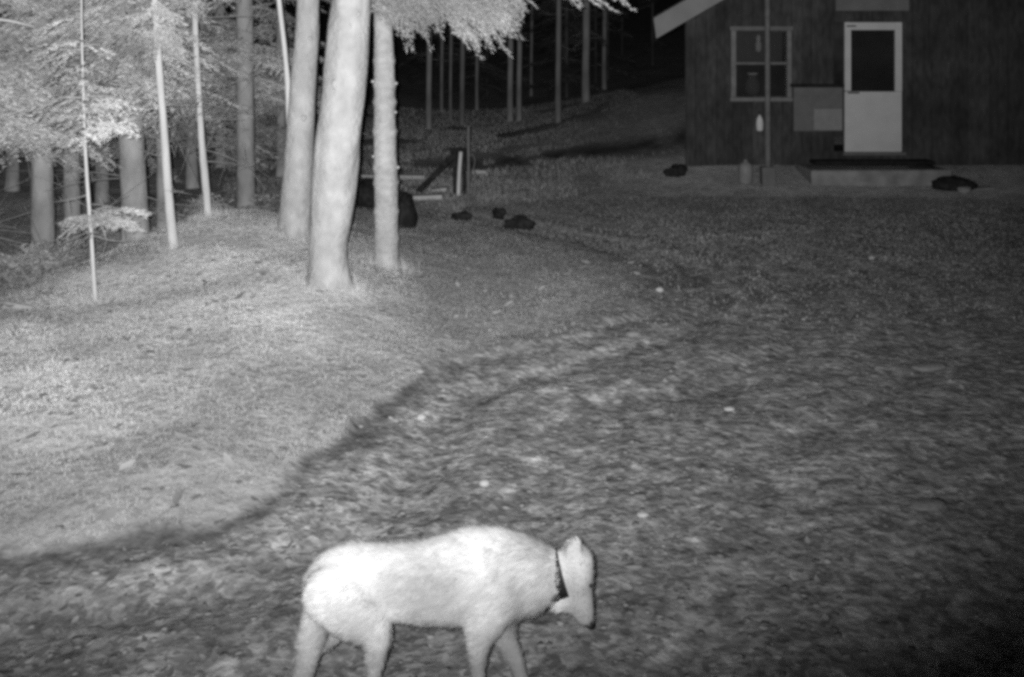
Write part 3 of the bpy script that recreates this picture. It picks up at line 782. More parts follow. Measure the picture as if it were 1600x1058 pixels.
def bough(root, tip, sag=0.15, width=0.5, needle=0.035, nw=0.0055, step=0.05, nstep=0.02, rs=None):
    """one evergreen bough: axis, side twigs, needles as small triangles -> list of tri arrays (n,3,3)"""
    rs = rs or rng
    root, tip = np.asarray(root, float), np.asarray(tip, float)
    d = tip - root; Ln = np.linalg.norm(d)
    if Ln < 0.05: return np.zeros((0, 3, 3))
    n = max(3, int(Ln / step))
    t = (np.arange(n) + rs.random(n) * 0.6) / n
    f = unit(d)
    side = np.cross(f, [0, 0, 1.0]); side = unit(side) if np.linalg.norm(side) > 0.1 else np.array([1.0, 0, 0])
    up = np.cross(side, f)
    pos = root + t[:, None] * d; pos[:, 2] -= sag * (np.sin(t * math.pi) * -0.6 + t * t) * Ln
    T = []
    prof = np.clip(np.minimum(t / 0.25 + 0.25, 1.0) * (1 - t) ** 0.7 + 0.12, 0, 1)
    for sgn in (-1, 1):
        for i in range(n):
            l = width * prof[i] * (0.6 + 0.6 * rs.random()) * 0.55
            dirv = unit(f * (0.55 + 0.5 * rs.random()) + sgn * side * (0.9 + 0.3 * rs.random()) + up * (rs.random() - 0.65) * 0.55)
            m = max(2, int(l / nstep))
            s = (np.arange(m) + rs.random(m)) / m
            base = pos[i] + np.outer(s * l, dirv); base[:, 2] -= 0.25 * l * s * s
            for k2 in (-1, 1):
                nd = dirv * 0.75 + k2 * unit(np.cross(dirv, up)) * 0.75 + (rs.random((m, 3)) - 0.5) * 0.9
                nd /= np.linalg.norm(nd, axis=1)[:, None]
                wv = np.cross(nd, rs.random((m, 3)) - 0.5); wv /= np.linalg.norm(wv, axis=1)[:, None] + 1e-6
                ln = needle * (0.6 + 0.8 * rs.random(m))[:, None]
                T.append(np.stack([base - wv * nw, base + wv * nw, base + nd * ln], 1))
    return np.concatenate(T)

def needles_mesh(name, tris, lo=0.7, hi=1.25):
    A = np.concatenate(tris); n = len(A)
    c = A[:, 0]
    t = (lo + (hi - lo) * rng.random(n)) * (0.5 + 1.0 * fbm(c[:, 0] * 3.2 + c[:, 1], c[:, 2] * 3.6 + c[:, 1], 3, 2))
    return mesh_np(name, A.reshape(-1, 3), np.arange(n * 3).reshape(-1, 3), np.repeat(t, 3))

def tree_root(name, base, label, cat='tree', group=None):
    return obj(name, None, loc=tuple(base), label=label, cat=cat, group=group)

def local(rows, base):
    R = np.array(rows, float).copy(); R[:, :3] -= base; return R

def px_trunk(pts, Y, dy=0.0, up=None):
    """pts: (px, py, width px) from ground up -> rows x,y,z,r"""
    rows = []
    for i, (px, py, w_) in enumerate(pts):
        p = W(px, py, Y + dy * i)
        rows.append((p[0], p[1], p[2], 0.5 * w_ * Y / F_PX))
    return np.array(rows)

def add_limbs(root, base, top, r, n, ln, name='limb', m=None, seed=0):
    many = []
    rs = np.random.default_rng(seed)
    for k in range(n):
        a = rs.random() * 6.283
        d = np.array([math.cos(a) * .6, math.sin(a) * .6, 0.9]) * ln * (0.6 + 0.6 * rs.random())
        s = top + np.array([0, 0, -0.5 * rs.random()])
        many.append(local([(*s, r * .6), (*(s + d * .5 + rs.random(3) * .2), r * .4), (*(s + d), r * .12)], base))
    for rows in many:
        obj(name, tube_mesh(name, rows, n=10, seg=8), m or M['bark_smooth'], root)
    return many

def leaf_crown(root, base, centers, n, spread, seed):
    rs = np.random.default_rng(seed)
    T = []
    for c_ in centers:
        p = c_ + rs.normal(size=(n, 3)) * spread
        a, b = rs.normal(size=(n, 3)) * .045, rs.normal(size=(n, 3)) * .045
        T.append(np.stack([p, p + a, p + b], 1))
    A = np.concatenate(T) - base
    obj('crown', needles_mesh('crown', [A]), M['needles'], root)

# --- the large leaning trunk and the slimmer one beside it
b1 = hit(514, 438)
Y1 = b1[1]
rows = px_trunk([(508, 500, 104), (510, 455, 80), (512, 425, 63), (512, 385, 58), (518, 330, 66), (523, 265, 72), (527, 225, 71), (536, 150, 66), (543, 70, 64), (549, 0, 59), (560, -110, 54), (575, -260, 46)], Y1)
t1 = tree_root('smooth_barked_tree', b1, 'thickest pale smooth trunk leaning right on the lawn crest')
obj('trunk', tube_mesh('trunk', local(rows, b1), n=70, seg=36, rough=.06, seed=3, flare=.32, groove=.09), M['bark_smooth'], t1)
lm = add_limbs(t1, b1, rows[-1, :3], rows[-1, 3], 4, 1.6, seed=1)
leaf_crown(t1, b1, [rows[-1, :3] + np.array([0, .3, 1.6]), rows[-1, :3] + np.array([.7, .2, 1.3]), rows[-1, :3] + np.array([-.7, .5, 1.4])], 1200, .45, 5)
for (px, py, rr) in ((523, 133, .034), (560, 22, .016), (562, 55, .012), (547, 40, .012)):
    q = W(px, py, Y1 - .5 * 62 * Y1 / F_PX)
    lump('scar', rr, 1.4, int(px), M['rock_pale'], tuple(q + np.array([0, 0.012, 0]) - b1), None, None, .8, parent=t1, sub=2)
b2 = hit(459, 362); Y2 = b2[1]
rows = px_trunk([(458, 410, 70), (459, 375, 58), (460, 350, 51), (464, 280, 45), (469, 200, 42), (474, 120, 39), (479, 60, 36), (481, 0, 34), (486, -120, 31), (494, -280, 26)], Y2)
t2 = tree_root('smooth_barked_tree', b2, 'slimmer pale smooth trunk just left of the thickest trunk')
obj('trunk', tube_mesh('trunk', local(rows, b2), n=56, seg=28, rough=.06, seed=8, flare=.32), M['bark_smooth'], t2)
add_limbs(t2, b2, rows[-1, :3], rows[-1, 3], 3, 1.4, seed=2)
leaf_crown(t2, b2, [rows[-1, :3] + np.array([0, .3, 1.4]), rows[-1, :3] + np.array([-.7, .2, 1.2])], 1000, .4, 6)
br = px_trunk([(459, 235, 11), (452, 195, 9), (450, 140, 9), (445, 80, 8), (438, 20, 8), (432, -40, 7), (424, -130, 5)], Y2 - .02)
obj('branch', tube_mesh('branch', local(br, b2), n=22, seg=8, rough=.06), M['bark_stem'], t2)
for (px, py, rr) in ((484, 60, .018), (478, 88, .014), (474, 185, .028), (470, 202, .02)):
    q = W(px, py, Y2 - .5 * 38 * Y2 / F_PX)
    lump('scar', rr, 1.2, int(px + py), M['rock_pale'], tuple(q + np.array([0, 0.008, 0]) - b2), None, None, .9, parent=t2, sub=2)
# --- knotted fir with the big boughs over the clearing
b3 = hit(603, 414); Y3 = b3[1]
rows = px_trunk([(603, 460, 50), (603, 425, 43), (603, 395, 38), (603, 330, 36), (602, 260, 36), (601, 180, 34), (600, 110, 32), (599, 50, 29), (598, 0, 27), (598, -120, 24), (599, -300, 18), (600, -480, 8)], Y3)
nodes = [W(600, y_, Y3)[2] - b3[2] for y_ in (95, 132, 160, 205, 262, 285, 330, 372)]
t3 = tree_root('fir_tree', b3, 'knotted fir trunk right of the thickest trunk, boughs over the clearing')
obj('trunk', tube_mesh('trunk', local(rows, b3), n=170, seg=22, rough=.05, seed=14, nodes=nodes, flare=.25), M['bark_fir'], t3)
for (px, py, sg) in ((617, 131, 1), (585, 128, -1), (616, 176, 1), (586, 245, -1), (620, 262, 1)):
    q = W(px, py, Y3) - b3
    obj('branch_stub', tube_mesh('branch_stub', [(q[0] - sg * .05, q[1], q[2] - .01, .014), (q[0], q[1] - .01, q[2], .013), (q[0] + sg * .022, q[1] - .02, q[2] + .008, .010)], n=6, seg=7), M['bark_stem'], t3)
T = []; many = []
BH = [(-60, 640, 62), (-50, 655, 40), (-60, 672, 58), (-70, 690, 40), (-55, 700, 22), (-80, 722, 30), (-70, 735, 58), (-90, 745, 48), (-60, 752, 66), (-85, 760, 30), (-80, 772, 54), (-90, 785, 40), (-75, 798, 60), (-95, 806, 30), (-100, 820, 36),
      (-110, 825, -6), (-115, 838, -16), (-90, 712, 8), (-100, 760, 6), (-110, 790, 12), (-40, 630, 20), (-30, 648, 10), (-50, 668, 16), (-60, 690, -5), (-130, 905, -22), (-125, 940, -24), (-130, 965, -22), (-135, 992, -28), (-60, 560, 10), (-50, 545, 30)]
for k, (py0, px1, py1) in enumerate(BH):
    s_ = W(599, py0 - 20, Y3)
    yy = Y3 - 0.55 + 0.9 * rng.random() - (0.25 if px1 > 880 else 0)
    e_ = W(px1, py1, yy)
    T.append(bough(s_ - b3, e_ - b3, sag=0.10, width=0.55, needle=.034, step=.038, nstep=.016))
    many.append(np.array([(*(s_ - b3), .010), (*((s_ + e_) / 2 - b3 + [0, 0, .03]), .008), (*(e_ - b3), .002)]))
POLY = np.array([(612, -60), (612, 40), (640, 54), (668, 58), (690, 40), (706, 18), (722, 40), (736, 62), (757, 70), (790, 56), (822, 44), (838, 18), (856, 4), (850, -60)])
def in_poly(x, y, P):
    r_ = False
    for i in range(len(P)):
        (ax, ay), (bx2, by2) = P[i], P[i - 1]
        if (ay > y) != (by2 > y) and x < (bx2 - ax) * (y - ay) / (by2 - ay) + ax: r_ = not r_
    return r_
cnt = 0
POLY2 = np.array([(876, -70), (884, -8), (900, -4), (918, -4), (945, -12), (966, -12), (978, -3), (990, -8), (1004, -10), (1020, -20), (1020, -70)])
POLY[:, 1] -= 4
while cnt < 230:
    px, py = 612 + 420 * rng.random(), -60 + 132 * rng.random()
    if not (in_poly(px, py, POLY) or in_poly(px, py, POLY2)): continue
    cnt += 1
    yy = Y3 - .45 + .9 * rng.random()
    e_ = W(px, py, yy)
    a = rng.normal() * .9
    l = .16 + .2 * rng.random()
    s_ = e_ + np.array([-math.cos(a) * l, (rng.random() - .5) * l, abs(math.sin(a)) * l * .8 + .04])
    T.append(bough(s_ - b3, e_ - b3, sag=.25, width=.3, needle=.028, step=.024, nstep=.013))
for k in range(26):   # the crown above the picture
    zc = 0.9 + k * 0.09; a = k * 2.4
    s_ = np.array([0, 0, 2.4 + zc]); e_ = s_ + np.array([math.cos(a), math.sin(a), -.25]) * max(.25, 1.6 - zc * .5)
    T.append(bough(s_, e_, step=.07, nstep=.03))
obj('crown', needles_mesh('crown', T, .52, .92), M['needles'], t3)
obj('bough_wood', multi_tube_mesh('bough_wood', many, n=6, seg=5), M['twig'], t3)

def conifer(name, label, base, pts, Y, barkm, fol, seed, group=None, deadz=None, crown_mat='needles', needle=.036, seg=14):
    """fol: (n boughs, z low, z high, max length); deadz: (n, zlo, zhi, len)"""
    rs = np.random.default_rng(seed)
    rows = px_trunk(pts, Y)
    rt = tree_root(name, base, label, group=group)
    R = local(rows, base)
    obj('trunk', tube_mesh('trunk', R, n=48, seg=seg, rough=.09, seed=seed, flare=.3), barkm, rt)
    def axis(z):
        return np.array([np.interp(z, R[:, 2], R[:, 0]), np.interp(z, R[:, 2], R[:, 1]), z])
    if fol:
        n, z0, z1, lm_ = fol
        T, wood = [], []
        for k in range(n):
            z = z0 + (z1 - z0) * rs.random(); a = k * 2.399 + rs.random()
            l = lm_ * (0.55 + 0.45 * rs.random()) * (1 - 0.5 * (z - z0) / (z1 - z0 + 1e-6))
            s_ = axis(z); e_ = s_ + np.array([math.cos(a) * l, math.sin(a) * l, (-0.12 - .25 * rs.random()) * l])
            T.append(bough(s_ + (e_ - s_) * .12, e_, sag=.12, width=.55, needle=needle, step=.045, nstep=.02, rs=rs))
            wood.append(np.array([(*s_, .012), (*((s_ + e_) / 2 + [0, 0, .03]), .008), (*e_, .002)]))
        obj('crown', needles_mesh('crown', T), M[crown_mat], rt)
        obj('bough_wood', multi_tube_mesh('bough_wood', wood, n=5, seg=4), M['twig'], rt)
    if deadz:
        n, z0, z1, lm_ = deadz
        wood = []
        for k in range(n):
            z = z0 + (z1 - z0) * rs.random(); a = rs.random() * 6.283; l = lm_ * (.4 + .6 * rs.random())
            s_ = axis(z); e_ = s_ + np.array([math.cos(a) * l, math.sin(a) * l, (-.45 + .7 * rs.random()) * l]); m_ = (s_ + e_) / 2 + rs.normal(size=3) * l * .05
            wood.append(np.array([(*s_, .0055), (*m_, .004), (*e_, .0015)]))
            for j in range(4):
                t_ = .35 + .55 * rs.random(); c_ = s_ + (e_ - s_) * t_
                wood.append(np.array([(*c_, .003), (*(c_ + (dv := rs.normal(size=3) * l * .13)), .0022), (*(c_ + dv * 2.1), .001)]))
        obj('dead_twigs', multi_tube_mesh('dead_twigs', wood, n=6, seg=4), M['twig'], rt)
    return rt

def gbase(px, Y):
    x_ = (px - 800) * Y / F_PX
    return np.array([x_, Y, gz(x_, Y)])
def below(px, Y):   # pixel row of the ground at that depth
    b_ = gbase(px, Y); return HOR + (CAM_H - b_[2]) * F_PX / Y

# --- slender pale stems on the crest
b = hit(271, 388)
conifer('young_fir', 'slender pale stem left of centre on the lawn crest, ragged bough near its top', b, [(271, 396, 16), (269, 370, 15), (263, 300, 13), (256, 200, 12), (248, 100, 11), (242, 10, 10), (238, -80, 9), (232, -260, 5)], b[1], M['bark_stem'], (26, 1.65, 3.0, .8), 21, deadz=(10, .4, 1.7, .6))
b = hit(325, 337)
conifer('young_fir', 'slender bare pale stem between the lawn crest and the dim broad trunk', b, [(325, 343, 12), (322, 300, 11), (315, 220, 10), (311, 150, 9), (306, 60, 9), (304, -20, 8), (300, -240, 4)], b[1], M['bark_stem'], (10, 1.95, 3.4, .7), 22, deadz=(14, .25, 1.9, .8))
b = hit(149, 470)
bs = b
sap = conifer('fir_sapling', 'thinnest white stem at the left with a flat bough across it', b, [(150, 478, 7), (147, 440, 6.5), (142, 360, 6), (136, 280, 5.5), (132, 200, 4.6), (130, 130, 4), (128, 60, 3), (127, -40, 2)], b[1], M['bark_stem'], (16, 1.2, 2.2, .5), 23, deadz=(7, .3, 1.3, .45), seg=9)
T = []
for (p0, p1) in [((140, 335), (100, 345)), ((140, 335), (112, 360)), ((140, 335), (180, 352)), ((142, 338), (205, 352)), ((142, 336), (232, 326)), ((142, 340), (222, 352)), ((141, 330), (165, 326)), ((142, 342), (128, 352)),
                 ((134, 215), (165, 208)), ((134, 215), (100, 222)), ((134, 205), (190, 195)), ((134, 190), (215, 205)), ((133, 180), (70, 190)), ((133, 170), (180, 160))]:
    T.append(bough(W(*p0, bs[1]) - bs, W(p1[0], p1[1], bs[1] - .12 + .2 * rng.random()) - bs, sag=.12, width=.34, step=.022, nstep=.013, needle=.032))
obj('low_boughs', needles_mesh('low_boughs', T), M['needles'], sap)
T = []
stem = [o for o in bpy.data.objects if o.name == 'young_fir'][0]
bs = np.array(stem.location)
for (p0, p1) in [((247, 50), (288, 80)), ((246, 40), (280, 66)), ((246, 55), (270, 84)), ((247, 60), (215, 85)), ((246, 45), (205, 70)), ((244, 20), (285, 30)), ((244, 10), (200, 40)), ((247, 70), (225, 100)), ((244, 0), (262, 45))]:
    for r_ in range(2):
        T.append(bough(W(*p0, bs[1]) - bs, W(p1[0] + rng.normal() * 4, p1[1] + rng.normal() * 5, bs[1] - .25 + .35 * rng.random()) - bs, sag=.12, width=.3, step=.022, nstep=.013, needle=.03))
obj('low_boughs', needles_mesh('low_boughs', T), M['needles'], stem)
# --- dim broader trunks in the left woods
def dim(px, Y, w_, lean, label, fol, dead, seed, name='spruce_tree', barkm='bark_dim'):
    b_ = gbase(px, Y); yb = below(px, Y)
    return conifer(name, label, b_, [(px, yb + 8, w_ * 1.15), (px - lean * .15, yb - 40, w_), (px - lean * .5, yb - 160, w_ * .95), (px - lean, yb - 320, w_ * .88), (px - lean * 1.5, yb - 520, w_ * .7), (px - lean * 2, yb - 800, w_ * .35)], Y, M[barkm], fol, seed, deadz=dead)
dim(214, 9.3, 40, 18, 'broad dim trunk behind the flat bough at the left', (90, 1.5, 3.2, 1.3), (12, .3, 1.8, .9), 31)
dim(68, 9.6, 35, 4, 'broad dim trunk nearest the left edge of the picture', (100, 1.5, 3.0, 1.5), (12, .2, 1.7, 1.0), 32)
dim(113, 10.4, 25, 2, 'dim trunk between the two broad dim trunks at the left', (70, 1.5, 3.0, 1.3), (12, .2, 1.7, .9), 33)
dim(384, 12.0, 29, 2, 'dim straight trunk left of the two smooth trunks', (44, 1.5, 3.8, 1.3), (16, .2, 1.9, 1.0), 34)
dim(254, 10.6, 17, 3, 'narrow dim trunk hidden behind the slender pale stem', (40, 1.3, 3.6, 1.2), (12, .2, 1.9, .9), 35)
dim(-40, 8.6, 30, 0, 'spruce just outside the left edge whose boughs hang into view', (85, 1.2, 3.0, 1.4), (10, .2, 1.6, .9), 36)
for k, (px, Y, w_, lb) in enumerate([(20, 13.5, 20, 'faint trunk deep in the woods at the far left'), (160, 13.0, 20, 'faint trunk deep in the woods behind the flat bough'), (300, 14.0, 18, 'faint trunk deep in the woods between the slender stems'),
                                     (345, 15.5, 16, 'faint trunk deep in the woods left of the dim straight trunk'), (440, 15.0, 15, 'faint trunk deep in the woods left of the smooth trunks')]):
    dim(px, Y, w_, 2, lb, (60, .7, 3.6, 1.6), (10, .2, 1.5, 1.3), 50 + k)
# fern and brush at the foot of the woods
def brush(px, Y, n, ln, label, seed):
    rs = np.random.default_rng(seed)
    b_ = gbase(px, Y); T, wood = [], []
    for k in range(n):
        a = rs.random() * 6.283; l = ln * (.5 + .5 * rs.random())
        s_ = rs.normal(size=3) * .1 * [1, 1, 0]; e_ = s_ + np.array([math.cos(a) * l, math.sin(a) * l, l * (.25 + .6 * rs.random())])
        T.append(bough(s_, e_, sag=.4, width=.3, step=.05, nstep=.03, rs=rs)); wood.append(np.array([(*s_, .006), (*((s_ + e_) / 2 + [0, 0, .05]), .004), (*e_, .0015)]))
    r_ = obj('brush', None, loc=tuple(b_), label=label, cat='bush', group='brush at the foot of the left woods')
    obj('foliage', needles_mesh('foliage', T, .6, 1.0), M['needles'], r_)
    obj('stems', multi_tube_mesh('stems', wood, n=5, seg=4), M['twig'], r_)
for k, (px, Y, n, ln, lb) in enumerate([(25, 8.9, 22, .75, 'low brush at the left edge beyond the fallen log'), (70, 8.2, 16, .5, 'low twiggy brush just beyond the fallen log'), (110, 9.4, 18, .65, 'low brush left of the thinnest white stem'),
                                        (355, 10.2, 12, .5, 'low brush at the foot of the dim straight trunk'), (395, 10.4, 9, .4, 'small brush left of the slimmer smooth trunk'), (300, 10.6, 9, .5, 'low brush behind the slender stems'), (185, 10.2, 9, .5, 'low brush behind the flat bough')]):
    brush(px, Y, n, ln, lb, 70 + k)
q0, q1 = W(-20, 27, 8.0), W(56, 43, 8.1)
obj('broken_branch', tube_mesh('broken_branch', [(q0[0] - .5, q0[1] + .6, q0[2] + .12, .016), (*q0, .014), (*((q0 + q1) / 2 + [0, 0, .01]), .012), (*q1, .004)], n=14, seg=7, rough=.1), M['bark_stem'], label='pale broken branch slanting in at the top left', cat='branch')

tx, ty, th_ = [], [], []
for (px, py, w_) in ((514, 438, .2), (459, 362, .18), (603, 414, .13), (271, 388, .06), (325, 337, .06), (149, 470, .05)):
    q = hit(px, py)
    for k in range(420):
        a = rng.random() * 6.283; r_ = w_ + abs(rng.normal()) * .10
        tx.append(q[0] + math.cos(a) * r_); ty.append(q[1] + math.sin(a) * r_); th_.append(.03 + .12 * rng.random() * math.exp(-(r_ - w_) / .08))
tx, ty, th_ = np.array(tx), np.array(ty), np.array(th_)
tz = ground_z(tx, ty) - .004
a = rng.random(len(tx)) * 6.283
le = .2 + .7 * rng.random(len(tx))
tv = np.stack([np.stack([tx - np.sin(a) * .0028, ty + np.cos(a) * .0028, tz], -1), np.stack([tx + np.sin(a) * .0028, ty - np.cos(a) * .0028, tz], -1), np.stack([tx + np.cos(a) * th_ * le, ty + np.sin(a) * th_ * le, tz + th_], -1)], 1)
obj('tufts', mesh_np('tufts', tv.reshape(-1, 3), np.arange(len(tx) * 3).reshape(-1, 3), np.repeat(.9 + .5 * rng.random(len(tx)), 3)), M['grass'], kind='stuff', label='longer grass round the feet of the trunks')
# --- dark woods beyond the clearing
FAR = [(670, 202, 9, 'leftmost lone trunk beyond the clearing'), (704, 190, 5, 'very thin faint trunk right of the leftmost lone trunk'), (722, 195, 8, 'thin trunk beyond the clearing above the hooked pole'),
       (797, 190, 9, 'left one of the twin trunks beyond the clearing'), (811, 189, 8, 'right one of the twin trunks beyond the clearing'), (830, 150, 5, 'thin faint trunk right of the twin trunks'),
       (872, 191, 9, 'tallest thin trunk standing alone right of the twin trunks'), (915, 160, 12, 'thicker dim trunk beyond the clearing nearest the cabin'), (944, 140, 7, 'very faint trunk beside the thicker dim trunk'), (745, 172, 5, 'very faint thin trunk left of the twin trunks'), (690, 175, 5, 'thin faint trunk close right of the leftmost lone trunk')]
for k, (px, py, w_, lb) in enumerate(FAR):
    b = hit(px, py, 17.0)
    Yf = b[1]
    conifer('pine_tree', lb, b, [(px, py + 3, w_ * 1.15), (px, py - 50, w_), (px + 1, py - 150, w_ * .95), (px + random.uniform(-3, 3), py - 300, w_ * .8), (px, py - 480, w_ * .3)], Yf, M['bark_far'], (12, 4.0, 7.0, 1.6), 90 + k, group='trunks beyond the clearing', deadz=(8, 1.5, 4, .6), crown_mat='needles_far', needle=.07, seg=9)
rs = np.random.default_rng(5)
for k in range(18):
    px = 560 + 460 * rs.random(); Yf = 27 + 12 * rs.random()
    b = gbase(px, Yf); yb = below(px, Yf); w_ = 4 + 4 * rs.random()
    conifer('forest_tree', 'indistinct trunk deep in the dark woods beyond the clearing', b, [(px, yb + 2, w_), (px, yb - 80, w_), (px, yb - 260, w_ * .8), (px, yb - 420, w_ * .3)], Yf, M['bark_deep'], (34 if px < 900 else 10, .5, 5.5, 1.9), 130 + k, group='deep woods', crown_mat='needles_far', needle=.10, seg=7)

# ------------------------------------------------------------------ the dog
YD = 2.95
def D(px, py, dy=0.0): return W(px, py, YD + dy)
SPH = []   # centre, radii (x,y,z)
PXM = YD / F_PX
def chain(pts, n=14):
    """pts: (px, py, dy, r px, ratio of width to height)"""
    S = spline(np.array(pts, float), n)
    for px, py, dy, r, asp in S:
        SPH.append((D(px, py, dy), r * PXM, r * PXM * asp))
def chain_w(pts, n=14):
    """pts in world: x,y,z,r"""
    for x_, y_, z_, r in spline(np.array(pts, float), n):
        SPH.append((np.array([x_, y_, z_]), r, r))
# trunk
chain([(520, 912, 0, 44, .8), (548, 908, 0, 58, .72), (600, 908, 0, 58, .72), (660, 909, 0, 62, .78), (712, 904, 0, 70, .74), (752, 896, 0, 73, .68), (805, 898, 0, 63, .68), (838, 898, 0, 47, .8)], 26)
# neck and lowered head in profile
chain([(835, 894, 0, 46, .9), (858, 896, 0, 36, .9), (874, 896, .0, 29, .9), (900, 892, .0, 26, .95)], 12)
chain([(900, 878, 0, 28, .95), (900, 898, 0, 28, .95), (901, 914, 0, 23, .85)], 8)
chain([(884, 942, 0, 16, .8), (889, 932, 0, 19, .85), (897, 914, 0, 23, .9)], 6)
chain([(902, 914, 0, 24, .85), (906, 936, 0, 21, .8), (910, 952, 0, 19, .78), (913, 963, 0, 15.5, .8)], 10)
# legs: px positions for the upper joints, world for the feet
def leg(pts, foot, dy):
    """pts (px,py,r px) at depth offset dy, foot world x with z on the ground"""
    rows = []
    for i_, (px, py, r) in enumerate(pts):
        p = D(px, py, dy * (.72, .85, .95, 1)[min(i_, 3)]); rows.append((p[0], p[1], p[2], r * PXM, r * PXM * (.58, .62, .8, 1)[min(i_, 3)]))
    fx = foot
    gy = YD + dy
    g_ = gz(fx, gy)
    rows.append((fx, gy, g_ + 0.06, 0.021, 0.021))
    rows.append((fx + .012, gy, g_ + 0.030, 0.026, 0.026))
    for x_, y_, z_, r, ry in spline(np.array(rows), 30): SPH.append((np.array([x_, y_, z_]), r, ry))
    chain_w([(fx + .01, gy, g_ + .026, .026), (fx + .04, gy, g_ + .022, .026), (fx + .065, gy, g_ + .018, .019)], 5)
    for t_ in (-.018, -.006, .006, .018):
        chain_w([(fx + .05, gy + t_, g_ + .018, .012), (fx + .078, gy + t_ * 1.2, g_ + .013, .011)], 3)
def wx(px, dy): return (px - 800) * (YD + dy) / F_PX
leg([(522, 930, 46), (556, 958, 42), (586, 983, 25), (590, 1012, 17), (582, 1060, 12), (568, 1105, 10.5), (570, 1130, 9.5)], wx(575, -.085), -.085)      # near hind
leg([(520, 940, 42), (512, 975, 33), (494, 1005, 20), (476, 1035, 14), (460, 1070, 11.5), (451, 1090, 10.5), (456, 1120, 9.5)], wx(464, .085), .085)          # far hind
leg([(785, 920, 42), (765, 960, 32), (752, 990, 22), (748, 1020, 15), (747, 1060, 11.5), (748, 1110, 10.5)], wx(748, -.075), -.075)                          # near fore
leg([(790, 930, 38), (782, 965, 28), (790, 998, 19), (804, 1028, 14.5), (814, 1060, 12), (822, 1090, 10.5)], wx(832, .075), .075)                             # far fore
chain([(530, 900, 0, 22, 1), (510, 930, 0, 24, 1), (495, 970, 0, 24, 1), (480, 1025, 0, 20, 1), (470, 1070, 0, 15, 1), (466, 1105, 0, 6, 1)], 18)           # tail
# ears: tapered cones of small spheres
for dy, (px, py), (qx, qy) in ((-.030, (896, 864), (905, 841)), (.030, (893, 862), (895, 843))):
    a_, b_ = D(px, py, dy), D(qx, qy, dy * 1.3)
    for x_, y_, z_, r in spline(np.array([(*a_, .027), (*((a_ + b_) / 2), .020), (*b_, .006)]), 9): SPH.append((np.array([x_, y_, z_]), r, max(r * .5, .006)))
import bmesh
def union_mesh(sph, voxel, smooth_it):
    base_bm = bmesh.new(); bmesh.ops.create_icosphere(base_bm, subdivisions=3, radius=1.0)
    bv = np.array([v.co[:] for v in base_bm.verts]); bf = np.array([[v.index for v in f.verts] for f in base_bm.faces]); base_bm.free()
    V, F_ = [], []
    for i, (c_, r, ry) in enumerate(sph):
        V.append(bv * [r, ry, r] + c_); F_.append(bf + i * len(bv))
    me = mesh_np('tmp', np.concatenate(V), np.concatenate(F_))
    o = bpy.data.objects.new('tmp', me); COL.objects.link(o)
    md = o.modifiers.new('r', 'REMESH'); md.mode = 'VOXEL'; md.voxel_size = voxel
    ms = o.modifiers.new('s', 'SMOOTH'); ms.iterations = smooth_it; ms.factor = 0.5
    bpy.context.view_layer.update()
    ev = o.evaluated_get(bpy.context.evaluated_depsgraph_get())
    out = bpy.data.meshes.new_from_object(ev)
    bpy.data.objects.remove(o); bpy.data.meshes.remove(me)
    return out
dog_c = np.array([wx(660, 0), YD, gz(wx(660, 0), YD)])
SPH = [(c_ - dog_c, r, ry) for c_, r, ry in SPH]
bodym = union_mesh(SPH, 0.009, 8)
bodym.name = 'body'
for p in bodym.polygons: p.use_smooth = True
bodym.materials.clear()
dog = obj('dog', bodym, M['coat'], loc=tuple(dog_c), label='pale dog with a dark collar walking right, head lowered, across the drive', cat='dog')
# short coat: many fine tapered hairs lying back along the body
nv = len(bodym.vertices)
co = np.empty(nv * 3, np.float32); bodym.vertices.foreach_get('co', co); co = co.reshape(-1, 3)
no = np.empty(nv * 3, np.float32); bodym.vertices.foreach_get('normal', no); no = no.reshape(-1, 3)
_at = bodym.attributes.new('tint', 'FLOAT', 'POINT')
def coat_tone(P):
    # coat markings: grey saddle and cape, paler hip, ribs, shoulder stripe; thigh-fold shade painted in
    x = (P[:, 0] + dog_c[0]) * F_PX / YD + 800; y = (CAM_H - P[:, 2] - dog_c[2]) * F_PX / YD + HOR
    gg = lambda cx, cy, sx, sy: np.exp(-((x - cx) / sx) ** 2 - ((y - cy) / sy) ** 2)
    t = 1 - .34 * gg(685, 888, 62, 34) - .08 * gg(825, 885, 34, 48) - .14 * gg(575, 935, 16, 40) + .16 * gg(535, 905, 38, 45) + .20 * gg(625, 950, 30, 24) + .12 * gg(790, 950, 26, 30) + .30 * np.exp(-(((x - 738) - (y - 832) * .55) / 9) ** 2) * np.exp(-((y - 855) / 30) ** 2)
    t = t + .26 * (fbm(P[:, 0] * 12, P[:, 2] * 16, 91, 3) - .5) - .12 * np.clip((y - 985) / 60, 0, 1)
    return t * (1 - .16 * np.clip((x - 878) / 15, 0, 1))
_at.data.foreach_set('value', coat_tone(co).astype(np.float32))
nh = 80000
ii = rng.integers(0, nv, nh)
p = co[ii] + rng.normal(size=(nh, 3)) * .003; n_ = no[ii]
is_leg = (p[:, 2] < .30)
is_head = (p[:, 0] > D(880, 0)[0] - dog_c[0])
flow = np.where(is_leg[:, None], np.array([-.1, 0, -1.0]), np.array([-1.0, 0, -.45]))
flow = np.where(is_head[:, None], np.array([-.5, 0, .6]), flow)
d_ = flow - n_ * (flow * n_).sum(1)[:, None]
d_ = d_ / (np.linalg.norm(d_, axis=1)[:, None] + 1e-6) + n_ * .24 + rng.normal(size=(nh, 3)) * .15
d_ /= np.linalg.norm(d_, axis=1)[:, None]
ruff = np.exp(-(((p[:, 0] + dog_c[0]) * F_PX / YD + 800 - 835) / 40) ** 2)
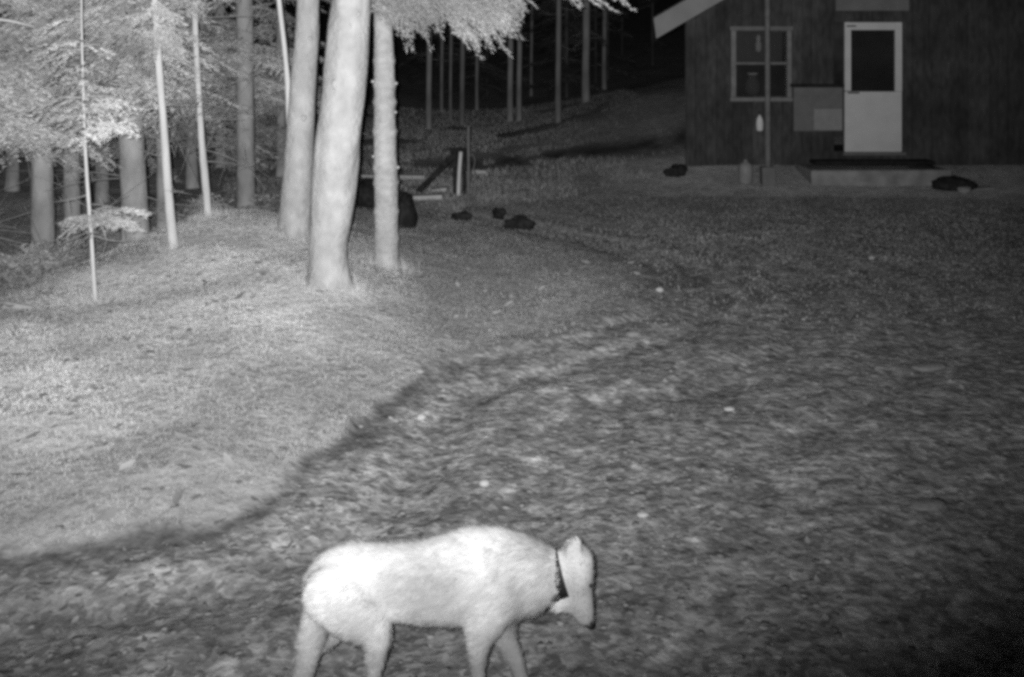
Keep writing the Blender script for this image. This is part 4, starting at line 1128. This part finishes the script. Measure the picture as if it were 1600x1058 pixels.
ln = np.where(is_leg, .005, .017 + .020 * ruff) * np.where(is_head, .4, 1.0) * (.6 + .8 * rng.random(nh))
wv = np.cross(d_, n_); wv /= np.linalg.norm(wv, axis=1)[:, None] + 1e-6
tri = np.stack([p - wv * .0016 - n_ * .002, p + wv * .0016 - n_ * .002, p + d_ * ln[:, None]], 1)
obj('fur', mesh_np('fur', tri.reshape(-1, 3), np.arange(nh * 3).reshape(-1, 3), np.repeat((.66 + .34 * rng.random(nh) + .5 * (fbm(p[:, 0] * 38, p[:, 2] * 70 + p[:, 1] * 40, 95, 2) - .28)) * coat_tone(p), 3)), M['fur'], dog)
# collar with its box, nose and eyes
def ring(c0_, axis, r, rin, w_, seg=28):
    axis = unit(np.asarray(axis, float)); a_ = unit(np.cross(axis, [0, 1, 0])); b_ = np.cross(axis, a_)
    V, F_ = [], []
    for k in range(seg):
        t_ = 2 * math.pi * k / seg
        d2 = a_ * math.cos(t_) + b_ * math.sin(t_) * .92
        for rr, ww in ((r, -w_), (r, w_), (rin, w_), (rin, -w_)): V.append(tuple(c0_ + d2 * rr + axis * ww))
    for k in range(seg):
        k2 = (k + 1) % seg
        for j in range(4): F_.append((k * 4 + j, k * 4 + (j + 1) % 4, k2 * 4 + (j + 1) % 4, k2 * 4 + j))
    me = bpy.data.meshes.new('collar'); me.from_pydata(V, [], F_); return me
cc = D(873, 896) - dog_c
obj('collar', ring(cc, (1.0, 0, .28), 36 * PXM, 29 * PXM, .015), M['collar'], dog, label='dark collar band')
bx_ = D(866, 920, -.035) - dog_c
obj('collar_box', MB().box(bx_[0] - .017, bx_[0] + .017, bx_[1] - .02, bx_[1] + .03, bx_[2] - .032, bx_[2] + .026).mesh('collar_box', .006), M['collar'], dog)
nq = D(921, 975) - dog_c
lump('nose', .016, .8, 3, M['nose'], tuple(nq), None, None, .9, parent=dog, sub=2, amp=.1)
for s_ in (-1, 1):
    eq = D(915, 903) - dog_c + np.array([.012, s_ * .044, 0])
    lump('eye', .006, 1, 4, M['nose'], tuple(eq), None, None, 1.0, parent=dog, sub=2, amp=.02)

for o in bpy.data.objects:
    if o.parent is not None and o.name.split('.')[0] in ('dead_twigs', 'bough_wood', 'stems', 'crown', 'foliage', 'low_boughs', 'fur'):
        o['kind'] = 'stuff'
